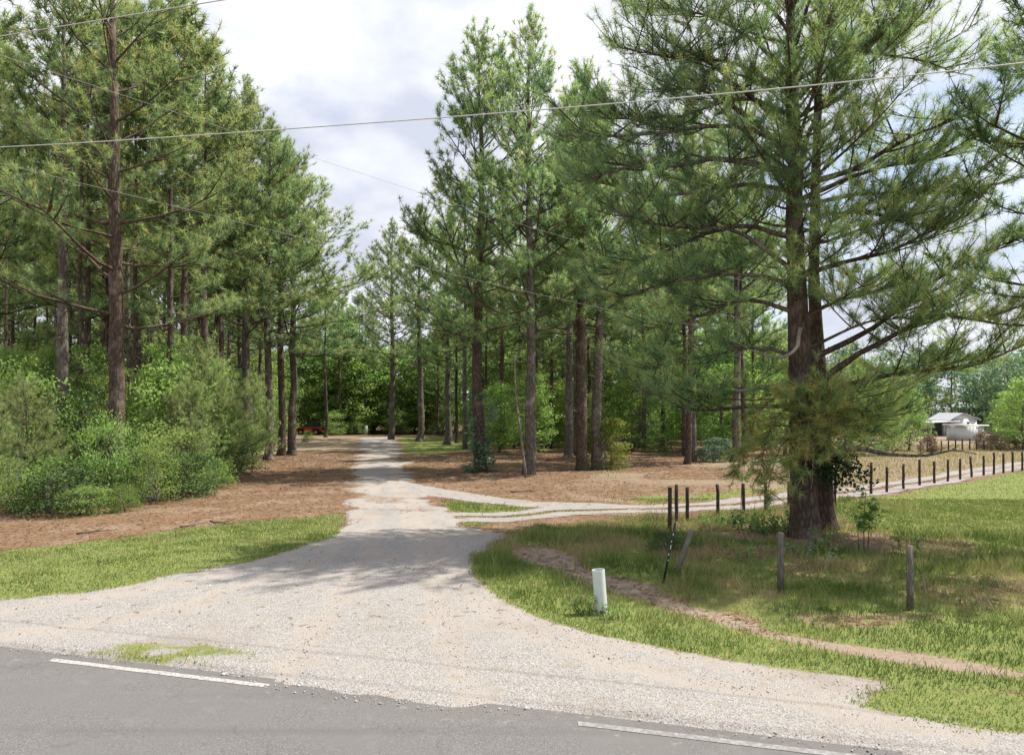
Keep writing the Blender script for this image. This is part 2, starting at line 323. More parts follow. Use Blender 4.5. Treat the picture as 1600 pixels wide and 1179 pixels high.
PATHL = np.array([G(*p) for p in [(830, 862), (880, 884), (960, 912), (1060, 943), (1130, 962), (1200, 984), (1330, 1006), (1450, 1028), (1600, 1052), (1900, 1090)]])

TRACKS = [np.array([G(*p) for p in q]) for q in ([(-60, 1010), (250, 960), (470, 890), (585, 820), (580, 760), (580, 690)], [(-60, 965), (250, 925), (450, 870), (560, 815), (565, 740), (574, 690)], [(1500, 1150), (1050, 1060), (800, 980), (690, 900), (645, 830), (618, 760), (606, 690)],
    [(1500, 1110), (1100, 1035), (850, 975), (720, 890), (668, 825), (628, 760), (612, 690)], [(420, 1090), (520, 960), (580, 860), (590, 790), (584, 690)], [(760, 1130), (700, 990), (665, 880), (640, 810), (606, 690)])]
def weights(x, y):
    d = np.hypot(x, y); soft = .16 + .012 * d
    W = lambda sd, k=1.0: np.clip(.5 + sd / (2 * soft * k), 0, 1)
    wob = .5 * (vnoise(x, y, 1.7, 3) - .5) + .3 * (vnoise(x, y, .6, 5) - .5)
    dsd = sdist(Z_drive, x, y); drive = W(dsd + wob * (.6 + 1.1 * smooth(17, 30, d)) * (.3 + .7 * smooth(9, 11, y + .291 * x)))
    dl = np.minimum(ldist(LANE, x, y), ldist(LANE2, x, y) + .3)
    lane = W(1.15 - dl + wob * .8, .7) * (1 - .75 * np.exp(-(dl / .32) ** 2) * (d > 24))
    weeds = W(sdist(Z_weeds, x, y) + .9 * wob) * smooth(.2, .75, vnoise(x, y, .3, 8) * .6 + vnoise(x, y, .9, 9) * .4)
    pth = W(.36 - .1 * np.maximum(x - 4, 0) + .45 * (vnoise(x, y, 1.6, 4) - .25) - ldist(PATHL, x, y) + wob * .7)
    verge = W(sdist(Z_verge, x, y) + .22 + wob * .9); right = W(sdist(Z_right, x, y) + .15 + wob * .9)
    lawn = W(sdist(Z_lawn, x, y)); corner = W(sdist(Z_corner, x, y) + wob * .6)
    rough = right * (1 - lawn)
    bare = rough * smooth(.44, .68, vnoise(x * .55, y, 1.3, 11) * .6 + vnoise(x * .7, y, .6, 12) * .4)
    strip = y < np.interp(x, PATHL[:, 0], PATHL[:, 1]); bare = np.where(strip, 0, bare * .8)
    herox, heroy = G(1262, 838); near_hero = np.exp(-((x - herox) ** 2 + (y - heroy) ** 2) / 7.0)
    grass = np.maximum.reduce([verge * .95, rough * (.93 - .6 * bare - .4 * near_hero), lawn, W(sdist(Z_patch, x, y) + wob * .6) * .72, W(sdist(Z_lgreen, x, y) + wob * 1.5, 1.5) * (.3 + .5 * vnoise(x, y, 1.5, 84)), W(sdist(Z_farg, x, y)), W(sdist(Z_farl, x, y)) * .45 * vnoise(x, y, 6, 2), corner * .85, weeds * .66])
    grass = grass * (1 - .93 * pth) * (1 - .98 * lane)
    grass = np.where(np.maximum(weeds, corner) > .3, grass, grass * (1 - .9 * smooth(.55, 1, drive)))
    soil = np.maximum.reduce([pth, .55 * bare * rough, W(dsd + .5, 1.6) * .5 * (x > -2)])
    dryw = np.maximum.reduce([W(sdist(Z_dry, x, y), 2) * np.where(x < .43 * y, .3 + .5 * vnoise(x * .5, y, 2.2, 83), .9), W(sdist(Z_farl, x, y), 1.5) * .9])
    far = smooth(55, 75, d) * (x > 25); dryw = np.maximum(dryw, far * .8)
    litt = smooth(20, 27, d) * smooth(.56, .76, .55 * vnoise(x, y, 1.5, 81) + .45 * vnoise(x * .4, y, .8, 82) + .12 * np.exp(-np.maximum(dsd, 0) / .7)) * .5
    trk = np.maximum.reduce([np.exp(-(ldist(q, x, y) / (.2 + .08 * vnoise(x, y, 2, 90))) ** 2) for q in TRACKS]) * (.55 + .45 * vnoise(x, y, 1.2, 91))
    edge = .62 * np.exp(-np.maximum(dsd, 0) / .55) * smooth(.25, .75, vnoise(x, y, 1.1, 92)) * (y + .291 * x > 10)
    return dict(w_track=trk, w_gravel=np.maximum(np.maximum(drive, W(dsd + .35 + wob * .5) * (y < 22)) * (1 - litt) * (1 - edge * (x > -1)), lane * (.96 - .3 * litt)), w_grass=grass, w_soil=soil, w_dry=dryw, drive=drive, lane=lane, rough=rough, lawn=lawn, verge=verge, corner=corner)
def gz(x, y):                                     # gentle relief; level near the road
    x = np.asarray(x, float); y = np.asarray(y, float); k = smooth(10.5, 16, y + .29 * x)
    z = k * (.16 * (vnoise(x, y, 7, 21) - .5) + .05 * (vnoise(x, y, 1.6, 22) - .5))
    z = z - .09 * k * np.exp(-(ldist(PATHL, x, y) / .8) ** 2)
    return z + .02 * (vnoise(x, y, .45, 23) - .5) * smooth(9.3, 10, y + .29 * x)
def gz1(x, y): return float(gz(np.array([x]), np.array([y]))[0])

def axis_(pts):
    o = []
    for a, b_, st in pts: o.append(np.arange(a, b_, st))
    return np.unique(np.round(np.concatenate(o), 4))
gx = axis_([(-3000, -200, 350), (-200, -60, 14), (-60, -18, 1.0), (-18, -8, .3), (-8, 14, .14), (14, 26, .3), (26, 80, 1.0), (80, 240, 16), (240, 3001, 345)])
gy = axis_([(-600, -20, 80), (-20, 6, 2), (6, 7, .25), (7, 24, .13), (24, 40, .3), (40, 75, .6), (75, 140, 2), (140, 400, 20), (400, 4001, 300)])
XX, YY = np.meshgrid(gx, gy); ZZ = gz(XX, YY); WW = weights(XX, YY)
# the wheel ruts of the drive and the shoulder falling to the asphalt
def sheet(name, sel, dz, matname, parent=None):
    DZ = (dz if not np.isscalar(dz) else np.full(XX.shape, dz)).ravel()
    ny, nx = XX.shape; idx = np.arange(ny * nx).reshape(ny, nx)
    q = np.stack([idx[:-1, :-1], idx[:-1, 1:], idx[1:, 1:], idx[1:, :-1]], -1)[sel]
    used, inv = np.unique(q, return_inverse=True)
    v = np.column_stack([XX.ravel()[used], YY.ravel()[used], ZZ.ravel()[used] + DZ[used]])
    mb = MB(); mb.add(v, quad=inv.reshape(-1, 4)); o = mb.build(name, matname, parent, True)
    for k in ('w_gravel', 'w_grass', 'w_soil', 'w_dry', 'w_track'):
        a = o.data.attributes.new(k, 'FLOAT', 'POINT'); a.data.foreach_set('value', WW[k].ravel()[used].astype(np.float32))
    return o
cell = lambda a: (a[:-1, :-1] + a[:-1, 1:] + a[1:, 1:] + a[1:, :-1]) / 4
allsel = np.ones((XX.shape[0] - 1, XX.shape[1] - 1), bool)
tag(sheet('ground', allsel, 0, 'ground_cover'), 'pine straw, grass and bare soil of the ground', kind='structure')
drv, lan = cell(WW['drive']), cell(WW['lane'])
cx, cyy = cell(XX), cell(YY); near = (cyy > 7) & (cyy < 110) & (abs(cx) < 70)
isdrv = (drv > .04) & near
ddz = -.05 + .09 * np.clip((WW['drive'] + .22 * (vnoise(XX, YY, .4, 61) - .5) * (WW['drive'] > .02) * (WW['drive'] < .98)) , 0, 1)
# gravel lies over the ragged rim of the asphalt
tag(sheet('gravel_driveway', isdrv, ddz - .022 * WW['w_track'] * (WW['drive'] > .9), 'ground_cover'), 'pale gravel driveway and apron running from the road into the woods', kind='structure')
tag(sheet('farm_lane', (lan > .5) & ~isdrv & near, .012, 'ground_cover'), 'pale two-track farm lane running along the field fence', kind='structure')
# the road: asphalt sheet under the gravel's rim
mb = MB(); xs = np.linspace(-300, 300, 241)
e = ROADB + ROADK * xs + .28 + .05 * (vnoise(xs, xs, .8, 31) - .5)
v = np.vstack([np.column_stack([xs, e - 7.4, 0 * xs + .022]), np.column_stack([xs, e - 1.3, 0 * xs + .022]), np.column_stack([xs, e, 0 * xs + .022]), np.column_stack([xs, e + .06, 0 * xs - .06])])
n = len(xs); k = np.arange(n - 1)
mb.add(v, quad=np.vstack([np.column_stack([k, k + 1, k + n + 1, k + n]), np.column_stack([k + n, k + n + 1, k + 2 * n + 1, k + 2 * n]), np.column_stack([k + 2 * n, k + 2 * n + 1, k + 3 * n + 1, k + 3 * n])]), tint=np.repeat([0, 0, 1, 1], n))
road = tag(mb.build('road', 'asphalt'), 'grey weathered asphalt road in front', kind='structure')
def stripe(x0, x1, mt='line_paint'):
    mb = MB(); xs = np.linspace(x0, x1, max(8, int((x1 - x0) / .25))); y = ROADB + ROADK * xs; n = len(xs); k = np.arange(n - 1)
    wob = .012 * (vnoise(xs, xs, .3, 33) - .5)
    mb.add(np.vstack([np.column_stack([xs, y - .06 + wob, 0 * xs + .027]), np.column_stack([xs, y + .06 + wob, 0 * xs + .027])]), quad=np.column_stack([k, k + 1, k + n + 1, k + n]))
    mb.build('edge_line', mt, road)
stripe(-6.6, -3.15); stripe(.75, 60, 'line_paint_worn')

# ------------------------------------------------------------------ ground stuff: grass blades, straw, stones
def blades(name, x, y, h, wd, tint, matname, label, cat, lean=.5):
    n = len(x); z = gz(x, y) + np.where(weights_cache_drive(x, y), .028, 0); a = RNG.uniform(0, 2 * np.pi, n); la = RNG.uniform(0, 2 * np.pi, n); ll = lean * h * RNG.uniform(.2, 1, n)
    s_ = np.column_stack([np.cos(a), np.sin(a), 0 * a]) * (wd / 2)[:, None]; p0 = np.column_stack([x, y, z - .01]); tip = p0 + np.column_stack([np.cos(la) * ll, np.sin(la) * ll, h])
    v = np.stack([p0 - s_, p0 + s_, tip], 1).reshape(-1, 3); mb = MB(); mb.add(v, tri=np.arange(3 * n).reshape(-1, 3), tint=np.repeat(tint, 3))
    return tag(mb.build(name, matname), label, cat, kind='stuff')
def weights_cache_drive(x, y): return sdist(Z_drive, x, y) > 0
def scatter(n, x0, x1, y0, y1, bias=1.6):          # denser towards the viewer
    u = RNG.uniform(0, 1, n); y = y0 + (y1 - y0) * u ** bias; return RNG.uniform(x0, x1, n), y
x, y = scatter(560000, -15, 24, 8, 30, 1.25); keep = (abs(x) < y * .78 + 1.5); x, y = x[keep], y[keep]; W_ = weights(x, y)
keep = RNG.uniform(0, 1, len(x)) < np.clip(W_['w_grass'] * 1.35 - .22, 0, 1) * (.55 + .45 * vnoise(x, y, .5, 47)); x, y = x[keep], y[keep]; W_ = {k: a[keep] for k, a in W_.items()}
tall = W_['rough'] * smooth(13, 17, y + .18 * x)
hh = (.035 + .035 * RNG.uniform(0, 1, len(x))) * (1 + 3.6 * tall * vnoise(x, y, .8, 41) ** 1.5 + .6 * W_['rough']) * (1 + .25 * (y > 20))
W_['rough'] = np.where(y < np.interp(x, PATHL[:, 0], PATHL[:, 1]), .25, 1) * W_['rough']
pz = .5 * vnoise(x * .6, y, .9, 44) + .3 * vnoise(x, y, .4, 45) + .2 * vnoise(x, y, 2.6, 46)
ti = np.clip(.12 + .5 * vnoise(x, y, 1.3, 42) + W_['rough'] * (1.5 * (pz - .5) + .3 * (RNG.uniform(0, 1, len(x)) < .22)) + .5 * W_['rough'] * smooth(.35, .8, vnoise(x, y, 1.9, 11) * .6 + vnoise(x, y, .7, 12) * .4) * smooth(12, 15, y + .2 * x) + RNG.normal(0, .16, len(x)) + .22 * tall * vnoise(x, y, .5, 43) + W_['verge'] * (.12 + .8 * (.5 * vnoise(x * .5, y, .8, 48) + .5 * vnoise(x, y, .35, 49) - .5) + .3 * (RNG.uniform(0, 1, len(x)) < .15)) + .35 * (sdist(Z_weeds, x, y) > -.6) + .22 * W_['lawn'], 0, 1)
wild = RNG.uniform(0, 1, len(x)) < .025 * smooth(.35, .7, vnoise(x, y, 1.1, 62)); hh = np.where(wild, hh * 2.6 + .05, hh); ti = np.where(wild, np.clip(ti + .35, 0, 1), ti); hh = hh * (.6 + .8 * vnoise(x, y, .45, 63))
blades('grass', x, y, hh, .008 + .0007 * y, ti, 'grass_blades', 'short green and yellow-green grass on the verges and under the big pine', 'grass', .8)
x, y = scatter(150000, -5, 60, 26, 75, 1.3); keep = (abs(x) < y * .78 + 1.5); x, y = x[keep], y[keep]; W_ = weights(x, y)
kk = RNG.uniform(0, 1, len(x)); isd = (W_['w_dry'] > .4) & (W_['w_grass'] < .4) & (W_['w_gravel'] < .4) & (kk < np.where(x < .43 * y, .015 + .2 * (vnoise(x, y, 3, 71) > .7), .6)); isg = (W_['w_grass'] > .5) & (kk < .85) & ~isd
keep = isd | isg; x, y, isd = x[keep], y[keep], isd[keep]
blades('field_grass', x, y, np.where(isd, RNG.uniform(.06, .26, len(x)), RNG.uniform(.04, .08, len(x))), .02 + .0006 * y, np.clip(np.where(isd, RNG.normal(.94, .12, len(x)), RNG.normal(.55, .15, len(x))), 0, 1), 'grass_blades', 'dry tan and green grass of the field beyond the fence', 'grass', .6)
# straw litter lying flat
x, y = scatter(90000, -32, 22, 12, 60, 1.35); keep = (abs(x) < y * .75 + 1); x, y = x[keep], y[keep]; W_ = weights(x, y)
keep = (W_['w_grass'] < .45) & (W_['w_gravel'] < .35) & (W_['w_dry'] < .5) | ((RNG.uniform(0, 1, len(x)) < .04) & (W_['w_grass'] < .8) & (y > 12)); x, y = x[keep], y[keep]; n = len(x)
a = RNG.uniform(0, np.pi, n); ln = RNG.uniform(.08, .22, n) * (.8 + y / 45); wd = .006 + .0007 * y; z = gz(x, y) + np.where(weights_cache_drive(x, y), .03, 0) + RNG.uniform(.006, .03, n)
dv = np.column_stack([np.cos(a), np.sin(a), RNG.normal(0, .12, n)]) * (ln / 2)[:, None]; sv = np.column_stack([-np.sin(a), np.cos(a), 0 * a]) * wd[:, None]; c0 = np.column_stack([x, y, z])
mb = MB(); mb.add(np.stack([c0 - dv - sv, c0 - dv + sv, c0 + dv], 1).reshape(-1, 3), tri=np.arange(3 * n).reshape(-1, 3), tint=np.repeat(np.clip(RNG.normal(.55, .25, n), 0, 1), 3))
tag(mb.build('pine_straw', 'straw'), 'fallen brown pine straw lying beside the driveway', 'straw', kind='stuff')
# loose stones on the apron and beside the asphalt
octv = np.array([[1, 0, 0], [0, 1, 0], [-1, 0, 0], [0, -1, 0], [0, 0, 1], [0, 0, -1]], float); octf = np.array([[0, 1, 4], [1, 2, 4], [2, 3, 4], [3, 0, 4], [1, 0, 5], [2, 1, 5], [3, 2, 5], [0, 3, 5]])
x, y = scatter(60000, -12, 9, 7.6, 22, 1.3); sd = sdist(Z_drive, x, y); ctr = np.exp(-(((x + 3.2) / 4.2) ** 2 + ((y - 11.6) / 2.6) ** 2))
keep = (sd > -.1) & (RNG.uniform(0, 1, len(x)) < np.clip(.12 + .85 * ctr + .5 * smooth(.5, .75, vnoise(x, y, 1.1, 51)), 0, 1)); x, y = x[keep], y[keep]; n = len(x)
sz = np.clip(RNG.lognormal(-4.82, .4, n), .004, .024); sh = np.column_stack([sz * RNG.uniform(.8, 1.4, n), sz * RNG.uniform(.7, 1.2, n), sz * RNG.uniform(.5, .9, n)])
v = octv[None] * (1 + .22 * RNG.standard_normal((n, 6, 1))) * sh[:, None, :]; a = RNG.uniform(0, 6.28, n)
v = np.stack([v[..., 0] * np.cos(a)[:, None] - v[..., 1] * np.sin(a)[:, None], v[..., 0] * np.sin(a)[:, None] + v[..., 1] * np.cos(a)[:, None], v[..., 2]], -1)
v += np.column_stack([x, y, gz(x, y) + .034])[:, None, :]
mb = MB(); mb.add(v.reshape(-1, 3), tri=(octf[None] + 6 * np.arange(n)[:, None, None]).reshape(-1, 3), tint=np.repeat(np.clip(RNG.normal(.45, .26, n), 0, 1), 6))
tag(mb.build('gravel', 'stone'), 'loose grey and white gravel stones on the driveway apron', 'gravel', kind='stuff')
print('ground done')

# ------------------------------------------------------------------ tree builders
class Tufts:
    def __init__(s): s.p = []; s.a = []; s.t = []
    def add(s, p, a, t): s.p.append(p); s.a.append(a); s.t.append(t)
    def needles(s, mb, rng, n, length, width, up=.12):
        p = np.vstack(s.p); a = nrm(np.vstack(s.a)); ti = np.concatenate(s.t); N = len(p)
        d = nrm(a[:, None, :] * .42 + .75 * rng.standard_normal((N, n, 3)) + np.array([0, 0, up]))
        b0 = p[:, None, :] + a[:, None, :] * rng.uniform(-.12, .1, (N, n, 1))
        ln = length * rng.uniform(.7, 1.15, (N, n, 1)); sd = nrm(np.cross(d, rng.standard_normal((N, n, 3)))) * (width / 2)
        v = np.stack([b0 - sd, b0 + sd, b0 + d * ln], 2).reshape(-1, 3)
        tt = np.clip(np.repeat(ti[:, None], n, 1) + rng.normal(0, .08, (N, n)), 0, 1)
        mb.add(v, tri=np.arange(len(v)).reshape(-1, 3), tint=np.repeat(tt.ravel(), 3)); return N * n
def curve(pts, n):
    p = np.asarray(pts, float)
    if len(p) < 3: t_ = np.linspace(0, 1, n)[:, None]; return p[0] * (1 - t_) + p[-1] * t_
    k = np.concatenate([[0], np.cumsum(np.linalg.norm(np.diff(p, axis=0), axis=1))]); u = np.linspace(0, k[-1], n); o = np.zeros((n, 3))
    ext = np.vstack([2 * p[0] - p[1], p, 2 * p[-1] - p[-2]])
    for j, uu in enumerate(u):
        i = min(max(np.searchsorted(k, uu) - 1, 0), len(p) - 2); f = (uu - k[i]) / (k[i + 1] - k[i] + 1e-9); a, b_, c_, d_ = ext[i], ext[i + 1], ext[i + 2], ext[i + 3]
        o[j] = .5 * (2 * b_ + (c_ - a) * f + (2 * a - 5 * b_ + 4 * c_ - d_) * f * f + (3 * b_ - a - 3 * c_ + d_) * f ** 3)
    return o
def foliate(path, tufts, wood, rng, s0=.35, dens=3.2, tw=(.35, .95), step=.17, tint=.5, droop=0.0, twr=.008, flat=.35):
    """twigs and needle tufts along a branch"""
    seg = np.linalg.norm(np.diff(path, axis=0), axis=1); Lb = seg.sum(); cum = np.concatenate([[0], np.cumsum(seg)]) / Lb
    n = max(3, int(Lb * (1 - s0) * dens + rng.uniform(0, 1)))
    for i in range(n + 2):
        s = s0 + (1 - s0) * ((i + rng.uniform(0, 1)) / n) ** .85 if i < n else 1.0
        s = min(s, 1.0); k = min(np.searchsorted(cum, s, 'right') - 1, len(path) - 2); f = (s - cum[k]) / (cum[k + 1] - cum[k] + 1e-9)
        p = path[k] * (1 - f) + path[k + 1] * f; tg = nrm(path[k + 1] - path[k])
        side = nrm(np.cross(tg, [0, 0, 1])) * rng.choice([-1, 1])
        d = nrm(tg * rng.uniform(.35, 1.0) + side * rng.uniform(.2, 1.1) * (i < n) + np.array([0, 0, rng.uniform(-.12, .75) * flat * 2 - droop]) + .15 * rng.standard_normal(3))
        ln = rng.uniform(*tw) * (1.1 - .35 * s); m_ = max(2, int(ln * .75 / step))
        q = np.linspace(.42, 1, m_)[:, None] * ln; bend = np.array([0, 0, .22 - droop]) * ln * (np.linspace(.3, 1, m_)[:, None] ** 2)
        pts = p + d * q + bend + rng.normal(0, .05, (m_, 3))
        ax = d + np.array([0, 0, .45 - droop]) + rng.normal(0, .25, (m_, 3))
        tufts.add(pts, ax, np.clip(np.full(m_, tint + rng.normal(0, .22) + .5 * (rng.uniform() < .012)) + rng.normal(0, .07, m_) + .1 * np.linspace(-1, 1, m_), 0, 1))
        if wood is not None: wood.tube(np.vstack([p, pts[m_ // 2], pts[-1]]), [twr * 1.6, twr * 1.1, twr * .5], 3, False)
def trunk_tube(mb, path, r, sides, rng, flare=1.5, fl_h=.9):
    n = len(path); z = path[:, 2] - path[0, 2]; rr = np.asarray(r) * (1 + (flare - 1) * np.exp(-z / (fl_h * .35)))
    mb.tube(path, rr, sides, True, rough=.045, rng=rng)
def pine_meshes(seed, H, cb, R, r0, nb=46, needle=(11, .3, .035), step=.22, dens=2.3, sides=8, stubs=14, tint=.45, lean=(0, 0), curve_up=.25, tw=(.5, 1.2), soft='needles', top_w=.62):
    rng = np.random.default_rng(seed); zz = np.concatenate([[0, .25, .6], np.linspace(1.2, H, 16)])
    path = np.column_stack([lean[0] * zz + np.cumsum(rng.normal(0, .045, len(zz))), lean[1] * zz + np.cumsum(rng.normal(0, .045, len(zz))), zz]); path[0, 2] = -.15
    t_ = zz / H; rad = r0 * (1 - t_) ** .75 + .012
    tr = MB(); trunk_tube(tr, path, rad, sides, rng); br = MB(); tf = Tufts()
    at = lambda z: np.array([np.interp(z, zz, path[:, 0]), np.interp(z, zz, path[:, 1]), z])
    az = rng.uniform(0, 6.28)
    for i in range(nb):
        u = ((i + rng.uniform(0, .9)) / nb) ** .9; z = H * (cb + (.985 - cb) * u); az += 2.4 + rng.normal(0, .5)
        prof = (1 - u) ** .55 * (.62 + .38 * min(1, u / .22)) * (1 - top_w) + top_w * (1 - u ** 3)
        ln = max(.5, R * prof * rng.uniform(.6, 1.12)); el = math.radians(np.interp(u, [0, .4, .8, 1], [2, 22, 45, 75]) + rng.normal(0, 9))
        d = np.array([math.cos(az) * math.cos(el), math.sin(az) * math.cos(el), math.sin(el)]); p0 = at(z)
        s = np.linspace(0, 1, 6)[:, None]; pth = p0 + d * ln * s + np.array([0, 0, curve_up * ln]) * s ** 2 + np.cumsum(rng.normal(0, .03 * ln / 3, (6, 3)), 0) * (s > 0)
        rb = min(.4 * np.interp(z, zz, rad), .014 + .014 * ln); br.tube(pth, rb * (1 - .82 * s[:, 0]), 5, False)
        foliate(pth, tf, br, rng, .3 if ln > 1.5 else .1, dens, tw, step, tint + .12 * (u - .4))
        for q in range(int(ln // 1.3)):                       # secondary boughs
            f = rng.uniform(.3, .85); k = int(f * 5); p1 = pth[k] * (1 - (f * 5 - k)) + pth[min(k + 1, 5)] * (f * 5 - k); a2 = az + rng.choice([-1, 1]) * rng.uniform(.5, 1.1); l2 = ln * rng.uniform(.25, .45)
            d2 = np.array([math.cos(a2) * math.cos(el * .7), math.sin(a2) * math.cos(el * .7), math.sin(el * .7) + .1]); p2 = p1 + d2 * l2 * np.linspace(0, 1, 4)[:, None] + np.array([0, 0, .15 * l2]) * np.linspace(0, 1, 4)[:, None] ** 2
            br.tube(p2, rb * .5 * np.array([1, .8, .55, .2]), 4, False); foliate(p2, tf, br, rng, .3, dens, tw, step, tint + .1 * (u - .4))
    for i in range(stubs):                                     # dead stubs below the crown
        z = H * rng.uniform(.12, cb + .1); a2 = rng.uniform(0, 6.28); l2 = rng.uniform(.3, 1.8); p0 = at(z)
        s = np.linspace(0, 1, 4)[:, None]; br.tube(p0 + np.array([math.cos(a2), math.sin(a2), rng.uniform(-.25, .35)]) * l2 * s + np.array([0, 0, -.12 * l2]) * s ** 2, (.012 + .012 * l2) * (1 - .8 * s[:, 0]), 4, False)
    cr = MB(); tf.needles(cr, rng, *needle)
    return tr.mesh('trunk', 'pine_bark' if seed % 3 else 'pine_bark_grey', True), br.mesh('branches', 'twig_bark', True), cr.mesh('crown', soft)
def leaves(mb, rng, p, size, tint, nrmv=None, flatn=.6):
    N = len(p); d = nrm(rng.standard_normal((N, 3)) + np.array([0, 0, -.15])); n_ = nrm(rng.standard_normal((N, 3)) + np.array([0, 0, flatn * 2])); sd = nrm(np.cross(d, n_)); d = nrm(np.cross(n_, sd))
    sz = (size * rng.uniform(.6, 1.25, N))[:, None]; wv = sd * sz * .34
    v = np.stack([p, p + d * sz * .45 + wv, p + d * sz + n_ * sz * -.12, p + d * sz * .45 - wv], 1).reshape(-1, 3)
    mb.add(v, quad=np.arange(4 * N).reshape(-1, 4), tint=np.repeat(np.clip(tint + rng.normal(0, .1, N), 0, 1), 4))
def leafy_meshes(seed, H, R, r0, crown0=.22, nclump=90, per=70, leaf=.2, matname='leaves', tint=.5, csz=.75, squash=1.0, bark_='smooth_bark', multi=1):
    rng = np.random.default_rng(seed); tr, br, cr = MB(), MB(), MB()
    for s_ in range(multi):
        a = rng.uniform(0, 6.28); ln = rng.uniform(0, .12) * (multi > 1); zz = np.linspace(0, H * .82, 10); off = .12 * R * (multi > 1)
        path = np.column_stack([math.cos(a) * (off + ln * zz) + np.cumsum(rng.normal(0, .012 * H, 10)), math.sin(a) * (off + ln * zz) + np.cumsum(rng.normal(0, .012 * H, 10)), zz]); path[0] = [math.cos(a) * off, math.sin(a) * off, -.12]
        trunk_tube(tr, path, r0 / math.sqrt(multi) * (1 - zz / (H * .86)) ** .8 + .008, 7, rng, 1.35, .6)
    cz0 = H * crown0
    for i in range(nclump):
        u = rng.uniform(0, 1); z = cz0 + (H - cz0) * u; prof = math.sqrt(max(0.02, 1 - (2 * u - .82) ** 2 / 1.45)); a = rng.uniform(0, 6.28); r = R * prof * math.sqrt(rng.uniform(.12, 1)) * rng.uniform(.8, 1.15)
        c = np.array([math.cos(a) * r, math.sin(a) * r * squash, z - .05 * H * (r / R) ** 2])
        k = min(9, max(1, int((z - .28 * r) / (H * .82) * 9))); p0 = path[k]
        if i % 2 == 0:
            br.tube(curve([p0, p0 * .45 + c * .55 + np.array([0, 0, .05 * H]) * rng.uniform(-.5, 1), c], 5), (.006 * H ** .5 + .35 * r0 * (1 - u)) * np.array([1, .8, .6, .4, .15]), 4, False)
        n = int(per * rng.uniform(.6, 1.4)); q = rng.standard_normal((n, 3)); q = nrm(q) * (rng.uniform(0, 1, (n, 1)) ** .45) * csz * np.array([1.15, 1.15, .62]) * rng.uniform(.7, 1.3)
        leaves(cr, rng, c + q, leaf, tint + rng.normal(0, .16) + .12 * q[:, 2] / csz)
    return tr.mesh('trunk', bark_, True), br.mesh('branches', bark_, True), cr.mesh('crown', matname)
def plant(name, meshes, x, y, rz, s, label, cat, group=None, names=('trunk', 'branches', 'crown')):
    o = empty(name, (x, y, gz1(x, y)), rz, s); tag(o, label, cat, group)
    for nm, me in zip(names, meshes):
        if me is not None: child(nm, me, o)
    return o

# ------------------------------------------------------------------ the big pine beside the fence
HD = 20.7
hb = np.array([*G(1258, 841), 0.0]); hb[2] = gz1(hb[0], hb[1])
def hp(px, py, dd=0.0): return P(px, py, HD + dd) - hb
rng = np.random.default_rng(101)
hero = empty('pine_tree', hb); tag(hero, 'big open-grown pine with wide spreading limbs beside the field fence', 'tree', 'pines')
tr = MB(); path = curve([hp(1258, 846), hp(1256, 800), hp(1252, 640), hp(1246, 480), hp(1241, 330), hp(1243, 250), hp(1238, 170), hp(1235, 60), hp(1238, -60), hp(1241, -160), hp(1240, -215)], 46)
zz = path[:, 2]; trunk_tube(tr, path, np.interp(zz, [0, 1.2, 4.5, 9.5, 12.5, 15, 18.9], [.4, .36, .3, .22, .17, .11, .02]), 16, rng, 1.45, 1.0)
tr.build('trunk', 'pine_bark', hero, True)
crown, brs, dying = Tufts(), MB(), Tufts()
